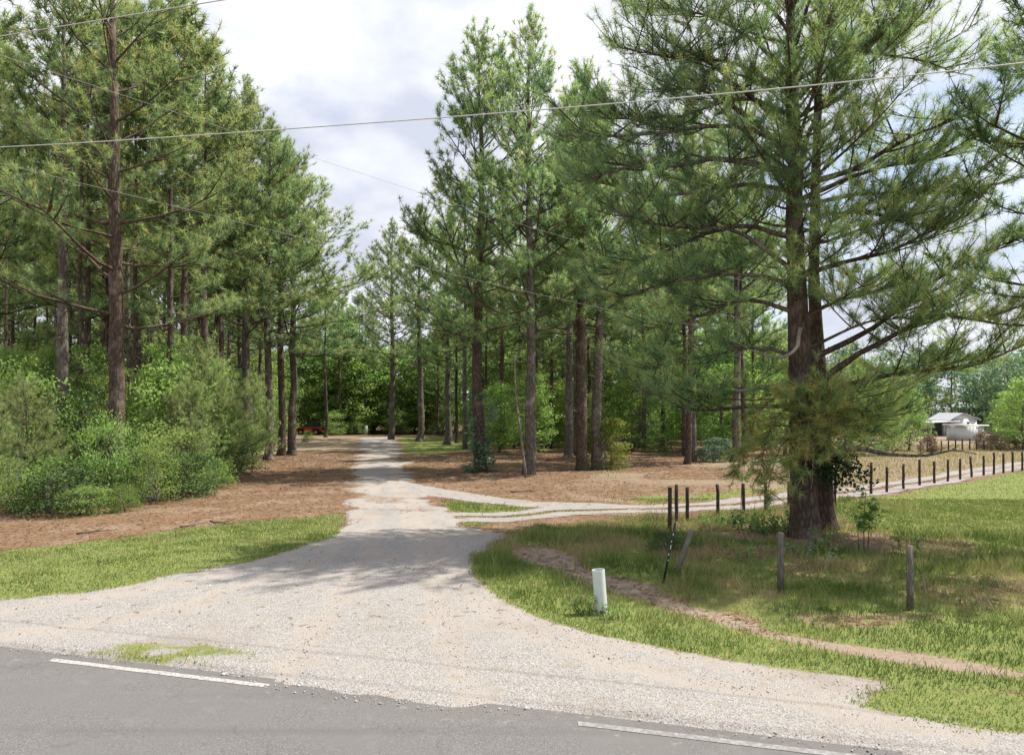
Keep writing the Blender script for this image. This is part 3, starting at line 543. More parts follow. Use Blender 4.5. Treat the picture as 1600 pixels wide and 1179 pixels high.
LIMBS = [  # photo points of each limb, depth change along it, thickness at the trunk, where foliage starts, tint (sunlit right side painted paler)
    ([(1241, 278), (1190, 258), (1120, 250), (1060, 262), (990, 262), (900, 285)], -1.5, .11, .45, .28), ([(1238, 258), (1200, 215), (1150, 180), (1090, 150), (1010, 150)], 1.2, .09, .4, .35),
    ([(1243, 265), (1275, 190), (1300, 150), (1335, 105), (1350, 70)], .8, .085, .5, .5), ([(1247, 292), (1330, 265), (1400, 230), (1450, 207), (1530, 175)], -1.2, .1, .4, .55),
    ([(1246, 315), (1340, 275), (1420, 255), (1510, 238)], 1.4, .08, .4, .55), ([(1244, 325), (1350, 305), (1450, 305), (1575, 290)], -.4, .07, .45, .5),
    ([(1254, 612), (1330, 560), (1400, 520), (1460, 490), (1530, 500), (1610, 512)], -2.0, .11, .45, .6), ([(1256, 632), (1330, 600), (1420, 585), (1500, 575), (1600, 540)], .5, .085, .3, .58),
    ([(1252, 568), (1350, 520), (1420, 470), (1480, 425), (1570, 370)], 1.2, .095, .4, .58), ([(1250, 600), (1190, 606), (1130, 622), (1070, 636)], -.8, .095, .55, .4),
    ([(1252, 632), (1170, 632), (1090, 638), (1000, 600)], 1.0, .07, .5, .35), ([(1243, 425), (1150, 360), (1060, 355), (960, 330)], -1.6, .075, .3, .4),
    ([(1243, 372), (1160, 352), (1060, 385), (950, 430)], .4, .08, .25, .35), ([(1247, 432), (1330, 410), (1390, 400), (1440, 375), (1520, 335)], -.6, .08, .35, .6),
    ([(1246, 450), (1180, 430), (1080, 440), (960, 470)], -1.0, .07, .3, .32), ([(1246, 490), (1160, 470), (1080, 500), (1000, 520)], 1.8, .07, .35, .4),
    ([(1247, 500), (1310, 470), (1370, 455), (1430, 440)], 1.8, .06, .3, .6), ([(1240, 395), (1300, 370), (1370, 345), (1440, 330)], -2.2, .06, .3, .6),
    ([(1254, 668), (1305, 640), (1335, 645), (1368, 672)], .6, .06, .25, .72), ([(1254, 680), (1320, 660), (1345, 678), (1365, 694)], 1.4, .045, .2, .7), ([(1253, 640), (1310, 612), (1330, 612), (1360, 625)], 1.8, .05, .25, .68),
    ([(1238, 200), (1170, 150), (1100, 95), (1030, 60)], -.8, .075, .35, .45), ([(1237, 160), (1300, 100), (1370, 60), (1440, 40)], .6, .07, .35, .55),
    ([(1236, 120), (1170, 60), (1090, 20), (1000, 10)], .8, .065, .35, .42), ([(1236, 90), (1300, 30), (1370, -10), (1450, -20)], -1.0, .06, .35, .5), ([(1237, 60), (1190, 0), (1130, -50), (1060, -70)], -.6, .055, .3, .45),
    ([(1241, 240), (1180, 205), (1100, 200), (1000, 215), (880, 222)], -1.0, .08, .4, .35), ([(1240, 300), (1170, 290), (1090, 300), (1000, 305), (890, 262)], 1.3, .07, .35, .3), ([(1238, 180), (1160, 160), (1060, 185), (950, 190)], .3, .06, .3, .4),
    ([(1237, 140), (1150, 95), (1060, 80), (965, 60)], -1.4, .06, .3, .5), ([(1237, 130), (1320, 85), (1420, 90), (1495, 112)], 1.0, .06, .35, .55), ([(1246, 345), (1330, 330), (1420, 340), (1500, 362)], .8, .055, .4, .6),
    ([(1250, 545), (1330, 510), (1400, 500), (1450, 515)], -1.4, .05, .3, .62), ([(1248, 560), (1180, 545), (1090, 560), (1010, 578)], .4, .06, .35, .35), ([(1250, 655), (1300, 625), (1330, 640), (1362, 660)], -1.0, .045, .15, .72), ([(1252, 690), (1310, 668), (1335, 670), (1362, 680)], -.4, .045, .15, .66)]
for pts, dd, r, s0, ti in LIMBS:
    m_ = len(pts); pp = [hp(px, py, dd * (i / (m_ - 1)) ** 1.3) for i, (px, py) in enumerate(pts)]; pa = curve(pp, 11); pa[1:] += np.cumsum(rng.normal(0, .025, (10, 3)), 0)
    l = MB(); l.tube(pa, r * (1 - .85 * np.linspace(0, 1, 11) ** .9) + .004, 7, rough=.05, rng=rng); l.build('limb', 'pine_bark_grey' if ti < .45 else 'pine_bark', hero, True)
    low = pts[0][1] > 640; foliate(pa, crown, brs, rng, s0, 10 if low else 6.6, (.35, .9) if low else (.5, 1.3), .19, ti + .08, twr=.009)
    Lb = np.linalg.norm(np.diff(pa, axis=0), axis=1).sum()
    for q in range(int(Lb * 2.5)):
        k = rng.integers(3, 10); az2 = rng.uniform(0, 6.28); p1 = pa[k]; tg = nrm(pa[k + 1] - pa[k]); d2 = nrm(tg * .55 + np.array([math.cos(az2), math.sin(az2), rng.uniform(-.1, .45)])); l2 = rng.uniform(.8, 2.1)
        p2 = p1 + d2 * l2 * np.linspace(0, 1, 5)[:, None] + np.array([0, 0, .14 * l2]) * np.linspace(0, 1, 5)[:, None] ** 2
        brs.tube(p2, r * .28 * np.array([1, .8, .6, .4, .15]) + .004, 4, False); foliate(p2, crown, brs, rng, .25, 4.6, (.4, 1.0), .19, ti + rng.normal(0, .06), twr=.008)
az = 0
for i in range(46):                                              # limbs towards and away from the viewer fill the crown out
    u = i / 45; z = 7.5 + 11.0 * u; az += 2.4; s_ = math.sin(az); az2 = az if abs(s_) > .45 else az + 1.2
    ln = np.interp(z, [7.5, 11, 15, 18.6], [2.6, 4.0, 4.2, 1.0]) * rng.uniform(.7, 1.1); el = math.radians(np.interp(u, [0, .5, 1], [8, 22, 65]))
    p0 = np.array([np.interp(z, zz, path[:, 0]), np.interp(z, zz, path[:, 1]), z]); s = np.linspace(0, 1, 7)[:, None]
    pa = p0 + np.array([math.cos(az2) * math.cos(el), math.sin(az2) * math.cos(el), math.sin(el)]) * ln * s + np.array([0, 0, .2 * ln]) * s ** 2
    brs.tube(pa, (.02 + .011 * ln) * (1 - .85 * s[:, 0]), 5, False); foliate(pa, crown, brs, rng, .3, 5.2, (.4, 1.2), .19, .45 + .15 * rng.standard_normal() * .6)
for pts, dd in (([(1254, 630), (1230, 612), (1190, 640), (1160, 700)], -.9), ([(1255, 650), (1262, 618), (1250, 608), (1225, 618)], -1.7), ([(1255, 655), (1280, 625), (1290, 612), (1305, 622)], -1.5), ([(1255, 690), (1225, 690), (1205, 740), (1200, 770)], -.9), ([(1256, 625), (1290, 605), (1315, 630), (1320, 690)], -1.0), ([(1256, 670), (1250, 660), (1245, 700), (1240, 745)], -1.6), ([(1254, 655), (1225, 640), (1200, 680), (1188, 735)], -1.0), ([(1256, 640), (1275, 622), (1262, 660), (1235, 720)], -1.3), ([(1252, 670), (1215, 665), (1170, 700), (1150, 735)], -.4), ([(1258, 665), (1285, 640), (1300, 660), (1290, 700)], -1.4)):
    pa = curve([hp(px, py, dd * i / 3) for i, (px, py) in enumerate(pts)], 9); brs.tube(pa, .028 * (1 - .8 * np.linspace(0, 1, 9)), 5, False); foliate(pa, dying, brs, rng, .15, 7, (.3, .7), .16, .45, droop=.1); foliate(pa, crown, brs, rng, .1, 4, (.3, .7), .16, .75, droop=.15)
for i in range(15):
    z = rng.uniform(5.6, 12.5); az2 = -math.pi / 2 + rng.normal(0, .55); ln = rng.uniform(1.2, 3.0); p0 = np.array([np.interp(z, zz, path[:, 0]), np.interp(z, zz, path[:, 1]), z]); s = np.linspace(0, 1, 6)[:, None]
    pa = p0 + np.array([math.cos(az2), math.sin(az2), rng.uniform(0, .3)]) * ln * s + np.array([0, 0, .1 * ln]) * s ** 2
    brs.tube(pa, (.012 + .01 * ln) * (1 - .85 * s[:, 0]), 5, False); foliate(pa, crown, brs, rng, .35, 6.5, (.35, 1.0), .14, .6 + rng.normal(0, .1))
brs.build('branches', 'twig_bark', hero, True)
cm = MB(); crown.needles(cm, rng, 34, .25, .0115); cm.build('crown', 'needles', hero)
cm = MB(); dying.needles(cm, rng, 30, .23, .0105); o = cm.build('dying_foliage', 'needles_dying', hero); o['label'] = 'yellow-brown dying needles hanging in front of the trunk'
def dead(pts, dd, r, name='dead_limb'):
    pa = curve([hp(px, py, dd[0] + (dd[1] - dd[0]) * i / (len(pts) - 1)) for i, (px, py) in enumerate(pts)], 16); pa[1:] += np.cumsum(rng.normal(0, .008, (15, 3)), 0)
    l = MB(); l.tube(pa, r * (1 - .86 * np.linspace(0, 1, 16)) + .003, 7, rough=.06, rng=rng)
    return l, pa
l, pa = dead([(1262, 742), (1282, 722), (1305, 709), (1340, 701), (1400, 710), (1450, 712), (1495, 704), (1528, 711)], (-.3, -1.6), .085)
for k, en in ((8, (.5, -.1, .35)), (10, (.6, .1, .3)), (11, (.5, .0, .28)), (12, (.4, .1, .22)), (13, (.35, 0, .18)), (6, (.2, -.3, .4)), (9, (.7, .2, -.05))):
    q = pa[k] + np.array(en) * np.linspace(0, 1, 4)[:, None] + rng.normal(0, .03, (4, 3)) * np.array([[0], [1], [1], [1]]); l.tube(q, [.018, .014, .009, .004], 4)
l.build('dead_limb', 'pine_bark_grey', hero, True)['label'] = 'long bare limb curving out over the field fence'
for pts, dd, r in (([(1250, 512), (1243, 545), (1215, 558), (1180, 548), (1145, 528)], (-.25, -1.2), .06), ([(1262, 690), (1258, 735), (1250, 752), (1238, 768)], (-.42, -.6), .035), ([(1262, 640), (1280, 612), (1292, 585)], (-.2, -.6), .06), ([(1270, 700), (1272, 740), (1270, 762)], (-.45, -.5), .022)):
    l, _ = dead(pts, dd, r); l.build('dead_limb', 'dead_wood', hero, True)
# creeper up the right-hand side of its trunk
cm = MB(); cc = [hp(1300 + rng.normal(0, 22), 728 + rng.normal(0, 17), rng.uniform(-.5, .6)) for _ in range(34)]
for c in cc: leaves(cm, rng, c + rng.normal(0, .16, (60, 3)), .11, rng.uniform(.1, .6))
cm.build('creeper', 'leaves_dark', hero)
print('hero tufts', sum(map(len, crown.p)))
# its slimmer neighbour close behind
nb_ = np.array([*G(1291, 826), 0.]); nb_[2] = gz1(nb_[0], nb_[1]); D2 = nb_[1]
pine2 = empty('pine_tree', nb_); tag(pine2, 'slimmer pine standing right behind the big pine by the fence', 'tree', 'pines')
q2 = lambda px, py, dd=0: P(px, py, D2 + dd) - nb_
tr = MB(); p2 = curve([q2(1291, 832), q2(1288, 760), q2(1281, 600), q2(1272, 450), q2(1274, 300), q2(1277, 200), q2(1281, 60), q2(1285, -60)], 34)
trunk_tube(tr, p2, np.interp(p2[:, 2], [0, 2, 8, 13, 17], [.3, .27, .16, .11, .02]), 12, rng, 1.4, .8); tr.build('trunk', 'pine_bark', pine2, True)
tf, br = Tufts(), MB()
for i in range(34):
    u = i / 33; z = 8 + 8.3 * u; az += 2.4; ln = np.interp(u, [0, .3, .7, 1], [1.5, 2.4, 2.3, .7]) * rng.uniform(.7, 1.15); el = math.radians(10 + 50 * u); p0 = np.array([np.interp(z, p2[:, 2], p2[:, 0]), np.interp(z, p2[:, 2], p2[:, 1]), z]); s = np.linspace(0, 1, 6)[:, None]
    pa = p0 + np.array([math.cos(az) * math.cos(el), math.sin(az) * math.cos(el), math.sin(el)]) * ln * s + np.array([0, 0, .2 * ln]) * s ** 2
    br.tube(pa, (.012 + .012 * ln) * (1 - .85 * s[:, 0]), 5, False); foliate(pa, tf, br, rng, .35, 3.2, (.4, 1.1), .17, .5)
br.build('branches', 'twig_bark', pine2, True); cm = MB(); tf.needles(cm, rng, 26, .25, .012); cm.build('crown', 'needles', pine2)

# ------------------------------------------------------------------ pines: variants shared by many trees
V_edge = [pine_meshes(201 + i, 24, (.3, .34, .26, .36)[i], (4.6, 4.2, 5.0, 4.0)[i], 
    .3, 60, (26, .32, .028), .3, 2.8, 10, 20, (.5, .56, .44, .5)[i]) for i in range(4)]
V_reach = pine_meshes(261, 23, .36, 6.6, .22, 46, (26, .32, .028), .3, 2.5, 9, 12, .55, top_w=.35)
V_wood = [pine_meshes(301 + i, 23, (.42, .5, .36, .54, .3)[i], (3.2, 2.8, 3.5, 2.7, 3.3)[i], .2, 42, (19, .38, .044), .38, 2.4, 7, 26, (.5, .42, .52, .46, .55)[i]) for i in range(5)]
V_young = [pine_meshes(401 + i, 5.2, .06, (2.1, 1.8, 2.4)[i], .07, 36, (24, .27, .014), .24, 2.8, 6, 0, .6, curve_up=.12, tw=(.4, .9), soft='needles_soft', top_w=.15) for i in range(3)]
V_deep = [pine_meshes(351 + i, 24, (.66, .72, .6, .56)[i], (2.7, 2.5, 2.9, 3.0)[i], (.16, .14, .17, .27)[i], 32, (19, .38, .044), .38, 2.4, 8, 34, (.6, .5, .65, .55)[i]) for i in range(4)]
V_left = pine_meshes(251, 26, .27, 6.0, .36, 40, (30, .31, .02), .27, 2.5, 14, 10, .58, curve_up=.18)
print('pines done')
def put_pine(v, px, py, s, label, group, rz=None, name='pine_tree', d=None):
    x, y = G(px, py) if d is None else ((px - 800) / FPX * d, d)
    return plant(name, v, x, y, random.uniform(0, 6.28) if rz is None else rz, s, label, 'tree', group)
gE = 'pines'
put_pine(V_left, 183, 768, 1.0, 'thick-trunked pine at the front edge of the left woods, bushes round its foot', gE, 1.0)
put_pine(V_deep[3], 95, 757, (1.1, 1.1, 1.02), 'tall pine with the second-thickest trunk at the front of the left woods', gE, 2)
put_pine(V_deep[2], -70, 770, 1.05, 'pine at the far left edge of the photograph, mostly its boughs in view', gE, 4)
put_pine(V_edge[0], 388, 722, (1.1, 1.1, 1.06), 'pine behind the three close-set trunks, leafy low boughs over the straw', gE, 5)
put_pine(V_edge[3], 419, 719, .98, 'first of the three close-set slim pines left of the driveway', gE, 1.2)
put_pine(V_edge[1], 441, 712, 1.0, 'middle of the three close-set slim pines left of the driveway', gE, 3.1)
put_pine(V_reach, 456, 711, (1.45, 1.45, .96), 'third of the three close-set slim pines, nearest the driveway', gE, .4)
put_pine(V_wood[1], 325, 735, (1.25, 1.25, 1.08), 'pine whose trunk is screened by soft young pines beside the straw bank', gE, 2.2)
put_pine(V_deep[2], 285, 745, (1.25, 1.25, 1.04), 'pine just right of the thick-trunked pine in the left woods', gE, .9)
m1 = put_pine(V_edge[2], 750, 737, (1.12, 1.12, 1.04), 'pine with creeper round its foot, on the straw bed right of the driveway', gE, 3.3)
m2 = put_pine(V_edge[0], 828, 741, (1.02, 1.02, 1.04), 'straight pine with a thin leaning trunk at its side, on the straw bed', gE, 2.5)
put_pine(V_edge[1], 912, 735, (1.1, 1.1, .97), 'first of the two paired pines beside the lime-green shrub', gE, 1.9)
put_pine(V_edge[3], 932, 733, (1.1, 1.1, .93), 'second of the two paired pines, its foot in the lime-green shrub', gE, 4.5)
put_pine(V_edge[3], 886, 716, .98, 'slim leaning pine between the straight pine and the paired pines', gE, 5.5)
put_pine(V_edge[0], 1150, 722, (.95, .95, 1.05), 'pine with a broad foot at the wood edge behind the fence posts', gE, 2.0)
put_pine(V_wood[0], 1073, 726, 1.0, 'grey slim pine at the wood edge, before the dry grass', gE)
put_pine(V_wood[2], 1084, 722, .95, 'dark slim pine close beside the grey one at the wood edge', gE)
put_pine(V_edge[2], 1715, 862, (.92, .92, .82), 'pine at the far right edge, only its hanging boughs in view', gE, 2.8)
# a slim bare leaning trunk beside the straight pine
x, y = G(822, 746); la = empty('leaning_trunk', (x, y, gz1(x, y))); tag(la, 'thin bare trunk leaning beside the straight pine on the straw bed', 'dead tree'); mb = MB(); mb.tube(curve([(0, 0, -.1), (-.25, .1, 2), (-.55, .15, 4.4), (-.6, .2, 6.5)], 10), np.linspace(.085, .03, 10), 8, rough=.05, rng=rng); mb.build('trunk', 'smooth_bark', la, True)
mb = MB(); mb.tube([(-.4, .1, 3.3), (-.1, .0, 3.8), (.3, -.1, 4.0)], [.03, .02, .008], 4); mb.build('branch', 'smooth_bark', la)
# creeper round the foot of the pine by the drive
cm = MB(); r_ = np.random.default_rng(55)
for i in range(46):
    a = r_.uniform(0, 6.28); z = r_.uniform(0, 1) ** 1.3 * 4.2; r0_ = .38 + .25 * math.exp(-z) + .35 * (2.4 < z < 3.8); leaves(cm, r_, np.array([math.cos(a) * r0_, math.sin(a) * r0_, z]) + r_.normal(0, .14, (40, 3)), .17, r_.uniform(.2, .8))
cm.build('creeper', 'leaves_silver', m1)

# ------------------------------------------------------------------ the woods behind
def rowfill(n, x0, x1, y0, y1, ok, mind, rngs):
    o = []
    for _ in range(6000):
        if len(o) >= n: break
        x = rngs.uniform(x0, x1); y = rngs.uniform(y0, y1)
        if ok(x, y) and all((x - a) ** 2 + (y - b_) ** 2 > mind ** 2 for a, b_ in o): o.append((x, y))
    return o
rw = np.random.default_rng(77)
def where_left(x, y):
    px = 800 + FPX * x / y
    a = 'at the left picture edge' if px < 40 else 'just left of the second-thickest trunk' if px < 95 else 'between the two thickest front trunks' if px < 183 else 'just right of the thick-trunked pine' if px < 260 else 'behind the soft young pines' if px < 350 else 'behind the three slim pines'
    return a, ('front' if y < 48 else 'midway back' if y < 66 else 'far back')
def where_right(x, y):
    px = 800 + FPX * x / y
    a = 'left of the creeper-footed pine' if px < 750 else 'right of the creeper-footed pine' if px < 828 else 'just right of the straight pine' if px < 900 else 'behind the lime-green shrub' if px < 990 else 'behind the first fence posts' if px < 1070 else 'behind the silvery shrubs' if px < 1140 else 'right of the broad-footed pine'
    return a, ('front' if y < 68 else 'midway back' if y < 88 else 'far back')
pxof = lambda x, y: 800 + FPX * x / y
for i, (x, y) in enumerate(rowfill(84, -66, -8, 36, 96, lambda x, y: pxof(x, y) > -120 and pxof(x, y) < min(440, 395 + (y - 50) * 1.2) and x < -17.0 + .02 * (y - 40), 2.3, rw)):
    s = rw.uniform(.88, 1.1); plant('pine_tree', V_deep[i % 3] if i % 5 in (1, 2, 4) else V_wood[(4, 2, 0)[i % 3]], x, y, rw.uniform(0, 6.28), (s * 1.05, s * 1.05, s), 'left-woods pine, %s, %s' % where_left(x, y), 'tree', 'pines deep in the left woods')
for i, (x, y) in enumerate(rowfill(44, -6, 30, 52, 105, lambda x, y: pxof(x, y) > 655 + (y < 75) * 60 and pxof(x, y) < 1215 and not (y < 80 and pxof(x, y) < 700), 3.2, rw)):
    s = rw.uniform(.86, 1.06); plant('pine_tree', V_wood[(i + 2) % 5], x, y, rw.uniform(0, 6.28), s, 'right-woods pine, %s, %s' % where_right(x, y), 'tree', 'pines deep in the right woods')
V_dec = [leafy_meshes(501 + i, (13, 15, 11, 14)[i], (4.2, 4.6, 3.8, 4.0)[i], .2, .1, 130, 52, .34, 'leaves', (.68, .58, .75, .55)[i], 1.15) for i in range(4)]
V_far = [leafy_meshes(521 + i, (14, 16, 12)[i], (5.0, 5.4, 4.6)[i], .22, .05, 130, 46, .5, 'leaves_hazed', (.45, .35, .6)[i], 1.4) for i in range(3)]
lab = 'leafy tree in the far green wall, %s'
for i, (x, y) in enumerate(rowfill(34, -75, 30, 108, 130, lambda x, y: True, 5.2, rw)):
    s = rw.uniform(.75, 1.1); plant('broadleaf_tree', V_dec[i % 4], x, y, rw.uniform(0, 6.28), s, lab % ('behind the left woods' if pxof(x, y) < 440 else 'beside the red jeep' if pxof(x, y) < 520 else 'straight above the drive' if pxof(x, y) < 620 else 'behind the green clearing' if pxof(x, y) < 750 else 'behind the right woods'), 'tree', 'broadleaf trees at the end of the driveway')
for i, (x, y) in enumerate(rowfill(12, -42, 12, 100, 116, lambda x, y: not (430 < pxof(x, y) < 640 and y < 111), 6, rw)):
    s = rw.uniform(.62, .82); plant('pine_tree', V_edge[i % 4], x, y, rw.uniform(0, 6.28), s, 'pine with low boughs near the drive end, %s' % ('left of the jeep' if pxof(x, y) < 440 else 'behind the jeep' if pxof(x, y) < 520 else 'above the drive' if pxof(x, y) < 640 else 'behind the green clearing' if pxof(x, y) < 750 else 'behind the straw-bed pines'), 'tree', 'pines at the end of the driveway')
for i, (x, y) in enumerate(rowfill(58, -2, 44, 58, 118, lambda x, y: 690 < pxof(x, y) < 1230, 3.6, rw)):
    s = rw.uniform(.45, .8) + .35 * (y > 85); plant('broadleaf_tree', V_dec[i % 4], x, y, rw.uniform(0, 6.28), s, 'low right-woods tree, %s, %s' % where_right(x, y), 'tree', 'understorey trees in the right woods')
for i, (x, y) in enumerate(rowfill(46, -75, -16, 36, 110, lambda x, y: -80 < pxof(x, y) < 432 and x < -15, 3.8, rw)):
    s = rw.uniform(.3, .55) + .4 * (y > 75); plant('broadleaf_tree', V_dec[i % 4], x, y, rw.uniform(0, 6.28), s, 'low left-woods tree, %s, %s' % where_left(x, y), 'tree', 'understorey trees in the left woods')
for i, (x, y) in enumerate(rowfill(18, -36, -2, 109, 124, lambda x, y: 440 < pxof(x, y) < 720, 3.6, rw)):
    s = rw.uniform(.9, 1.3); plant('broadleaf_tree', V_dec[i % 4], x, y, rw.uniform(0, 6.28), s, 'tall drive-end tree, %s, %s' % ('above the jeep' if pxof(x, y) < 510 else 'over the fallen log' if pxof(x, y) < 570 else 'over the drive' if pxof(x, y) < 630 else 'behind the green clearing', 'front rank' if y < 116 else 'back rank'), 'tree', 'broadleaf trees at the end of the driveway')
# trees closing the drive on its right: dark pines low to the ground
for px, d, s, lb in ((508, 97, .92, 'tall pale pine rising right behind the jeep roof line'), (534, 106, .95, 'tall pale pine rising over the fallen log'), (562, 113, .9, 'tall pale pine nearest the end of the drive'), (612, 90, 1.08, 'dark pine with low boughs where the far drive meets the green clearing'), (655, 82, 1.06, 'dense dark pine behind the green clearing, left of its pair'), (700, 76, .98, 'dense dark pine behind the green clearing, right of its pair'), (540, 118, .9, 'pale green pine behind the red jeep'), (495, 114, .95, 'pale green pine over the red jeep, nearest the slim trunks')):
    put_pine(V_wood[int(px) % 3] if px < 570 else V_edge[int(px) % 4], px, 0, (s * 1.15, s * 1.15, s), lb, gE, d=d)
# treeline beyond the field
for i, (x, y) in enumerate(rowfill(26, 48, 130, 112, 150, lambda x, y: pxof(x, y) > 1215, 5.5, rw)):
    s = rw.uniform(.85, 1.1); plant('broadleaf_tree', V_far[i % 3], x, y, rw.uniform(0, 6.28), s, 'haze-tinted treeline tree, %s, %s' % ('under the big pine limbs' if pxof(x, y) < 1400 else 'left of the barn' if pxof(x, y) < 1480 else 'behind the barn' if pxof(x, y) < 1545 else 'right of the shed', 'front rank' if y < 130 else 'back rank'), 'tree', 'trees beyond the field')
for px, d, v, s, lb in ((1375, 58, V_dec[2], .52, 'round olive-green tree seen under the big pine boughs'), (1330, 62, V_dec[3], .56, 'bushy green tree behind the creeper of the big pine'), (1420, 66, V_dec[0], .42, 'low rounded tree left of the white shed'), (1600, 66, V_dec[2], .58, 'round yellow-green tree right of the white shed'), (1572, 80, V_dec[0], .42, 'smaller leafy tree just behind the white shed corner')):
    plant('broadleaf_tree', v, (px - 800) / FPX * d, d, rw.uniform(0, 6), s, lb, 'tree', 'trees in the field')
print('woods done')

# ------------------------------------------------------------------ shrubs and young pines
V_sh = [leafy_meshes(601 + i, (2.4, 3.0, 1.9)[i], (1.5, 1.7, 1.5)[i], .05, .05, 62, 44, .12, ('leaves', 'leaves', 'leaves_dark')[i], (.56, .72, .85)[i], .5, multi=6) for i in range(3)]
V_shs = leafy_meshes(611, 2.2, 1.4, .045, .02, 60, 60, .12, 'leaves_silver', .5, .4, multi=4)
V_lime = leafy_meshes(612, 3.1, 1.3, .05, .02, 70, 60, .12, 'leaves_lime', .5, .4, multi=5)
def shrub(v, px, py, s, label, name='shrub', cat='shrub', group='shrubs at the wood edge', rz=None):
    x, y = G(px, py); u_ = random.uniform(.8, 1.25); s = (s * u_, s * u_, s / u_ * random.uniform(.8, 1.35)); return plant(name, v, x, y, random.uniform(0, 6.28) if rz is None else rz, s, label, cat, group, ('stem', 'branches', 'foliage'))
yp = lambda v, px, py, s, lb: plant('young_pine', v, *G(px, py), random.uniform(0, 6.28), s, lb, 'young pine', 'young pines')
yp(V_young[0], 40, 784, .8, 'soft pale young pine at the left edge, in front of the woods')
yp(V_young[2], -40, 786, .9, 'young pine half out of the photograph at its left edge')
yp(V_young[0], 345, 748, 1.0, 'broad young pine beside the straw bank, left of the slim pines')
yp(V_young[1], 392, 733, .95, 'young pine nearest the three slim pines')
for px, py, k, s, lb in ((20, 800, 0, .75, 'dark leafy shrub at the left edge over the straw'), (85, 798, 2, .9, 'dark glossy shrub low before the pale young pine'), (130, 800, 1, .5, 'bright green shrub left of the thick pine foot'), (192, 797, 0, .42, 'leafy shrub right before the thick pine trunk'), (240, 786, 1, .62, 'fresh green shrub on the straw edge, right of the thick pine'), (290, 776, 2, .85, 'dark shrub in the hollow of the wood edge'), (330, 764, 0, .7, 'small leafy shrub below the broad young pine'), (300, 752, 1, 1.7, 'tall fresh green sapling between the thick pine and the straw bank'),
        (275, 757, 1, 1.5, 'tall bright green sapling thicket beside the thick trunk'), (125, 757, 0, 1.35, 'tall leafy thicket between the two thickest trunks'), (30, 765, 1, 1.5, 'tall green thicket behind the pale young pine'), (350, 742, 2, 1.0, 'dark thicket behind the broad young pine')):
    shrub(V_sh[k], px, py, s, lb)
for px, d, k, sx, sz, lb in ((20, 36, 0, .42, .5, 'leafy tree low at the left edge behind the pale young pine'), (75, 39, 2, .4, .62, 'leafy tree just left of the second-thickest trunk'), (140, 37, 1, .34, .45, 'leafy tree between the two thickest trunks, bright green'), (232, 36, 2, .3, .5, 'slim bright leafy tree right against the thick-trunked pine'), (258, 41, 0, .38, .6, 'taller leafy tree right of the thick-trunked pine'), (330, 44, 2, .42, .6, 'leafy tree behind the broad young pine'), (385, 54, 0, .4, .5, 'leafy tree behind the slim pines at the straw bank')):
    plant('broadleaf_tree', V_dec[k], (px - 800) / FPX * d, d, rw.uniform(0, 6), (sx, sx, sz), lb, 'tree', 'leafy trees at the left wood edge')
for px, py, k, s_, lb in ((58, 792, 1, .7, 'bright shrub below the pale young pine'), (108, 786, 0, 1.0, 'leafy shrub below the second-thickest trunk'), (165, 783, 1, .8, 'fresh green shrub hiding the left foot of the thick pine'), (208, 780, 0, .85, 'leafy shrub hiding the right foot of the thick pine'), (262, 774, 1, 1.0, 'bright shrub on the straw bank right of the thick pine'), (375, 738, 1, .8, 'bright shrub between the young pines by the slim trunks')):
    shrub(V_sh[k], px, py, s_, lb)
yp(V_young[2], 318, 754, 1.15, 'soft pale young pine leaning over the straw bank'); yp(V_young[1], 285, 762, .85, 'small soft young pine at the foot of the tall fresh sapling'); yp(V_young[1], -5, 792, .62, 'small pale young pine at the very left edge')
shrub(V_lime, 952, 733, .95, 'lime-green upright shrub at the foot of the paired pines')
shrub(V_shs, 1112, 722, .8, 'silvery shrub at the wood edge between slim pine and broad-footed pine')
shrub(V_shs, 1125, 716, .9, 'second silvery shrub, behind, at the wood edge')
for i, (px, py, k, s) in enumerate(((640, 678, 0, 1.1), (690, 680, 2, 1.2), (780, 690, 0, .9), (860, 698, 1, .8), (905, 702, 0, .7), (985, 706, 2, .8), (1030, 706, 0, .9), (525, 680, 1, 1.1), (600, 678, 2, 1.3), (560, 679, 1, 1.0), (410, 700, 1, .7), (480, 690, 0, .5))):
    shrub(V_sh[k], px, py, s, 'small green shrub in the undergrowth, %s' % ('left of the jeep' if px < 440 else 'below the jeep side trees' if px < 500 else 'by the fallen log' if px < 545 else 'by the pale box' if px < 580 else 'at the end of the drive' if px < 620 else 'left behind the green clearing' if px < 660 else 'behind the green clearing middle' if px < 720 else 'right of the creeper-footed pine' if px < 820 else 'right of the straight pine' if px < 880 else 'before the paired pines' if px < 950 else 'left of the grey slim pine' if px < 1000 else 'beside the grey slim pine'), group='undergrowth shrubs')
for i, (x, y) in enumerate(rowfill(26, -36, 12, 106, 113, lambda x, y: not (455 < pxof(x, y) < 512 and y < 110), 1.7, np.random.default_rng(5))):
    a_ = 'behind the jeep' if pxof(x, y) < 515 else 'behind the log' if pxof(x, y) < 560 else 'at the drive end' if pxof(x, y) < 625 else 'behind the green clearing, left part' if pxof(x, y) < 680 else 'behind the green clearing, right part' if pxof(x, y) < 750 else 'behind the straw-bed pines'
    plant('shrub', (V_sh[1], V_lime, V_sh[0])[i % 3], x, y, i * 1.3, 1.15 + .35 * ((i * 7) % 5) / 4, 'leafy shrub in the far thicket %s' % a_, 'shrub', 'far thicket shrubs', ('stem', 'branches', 'foliage'))
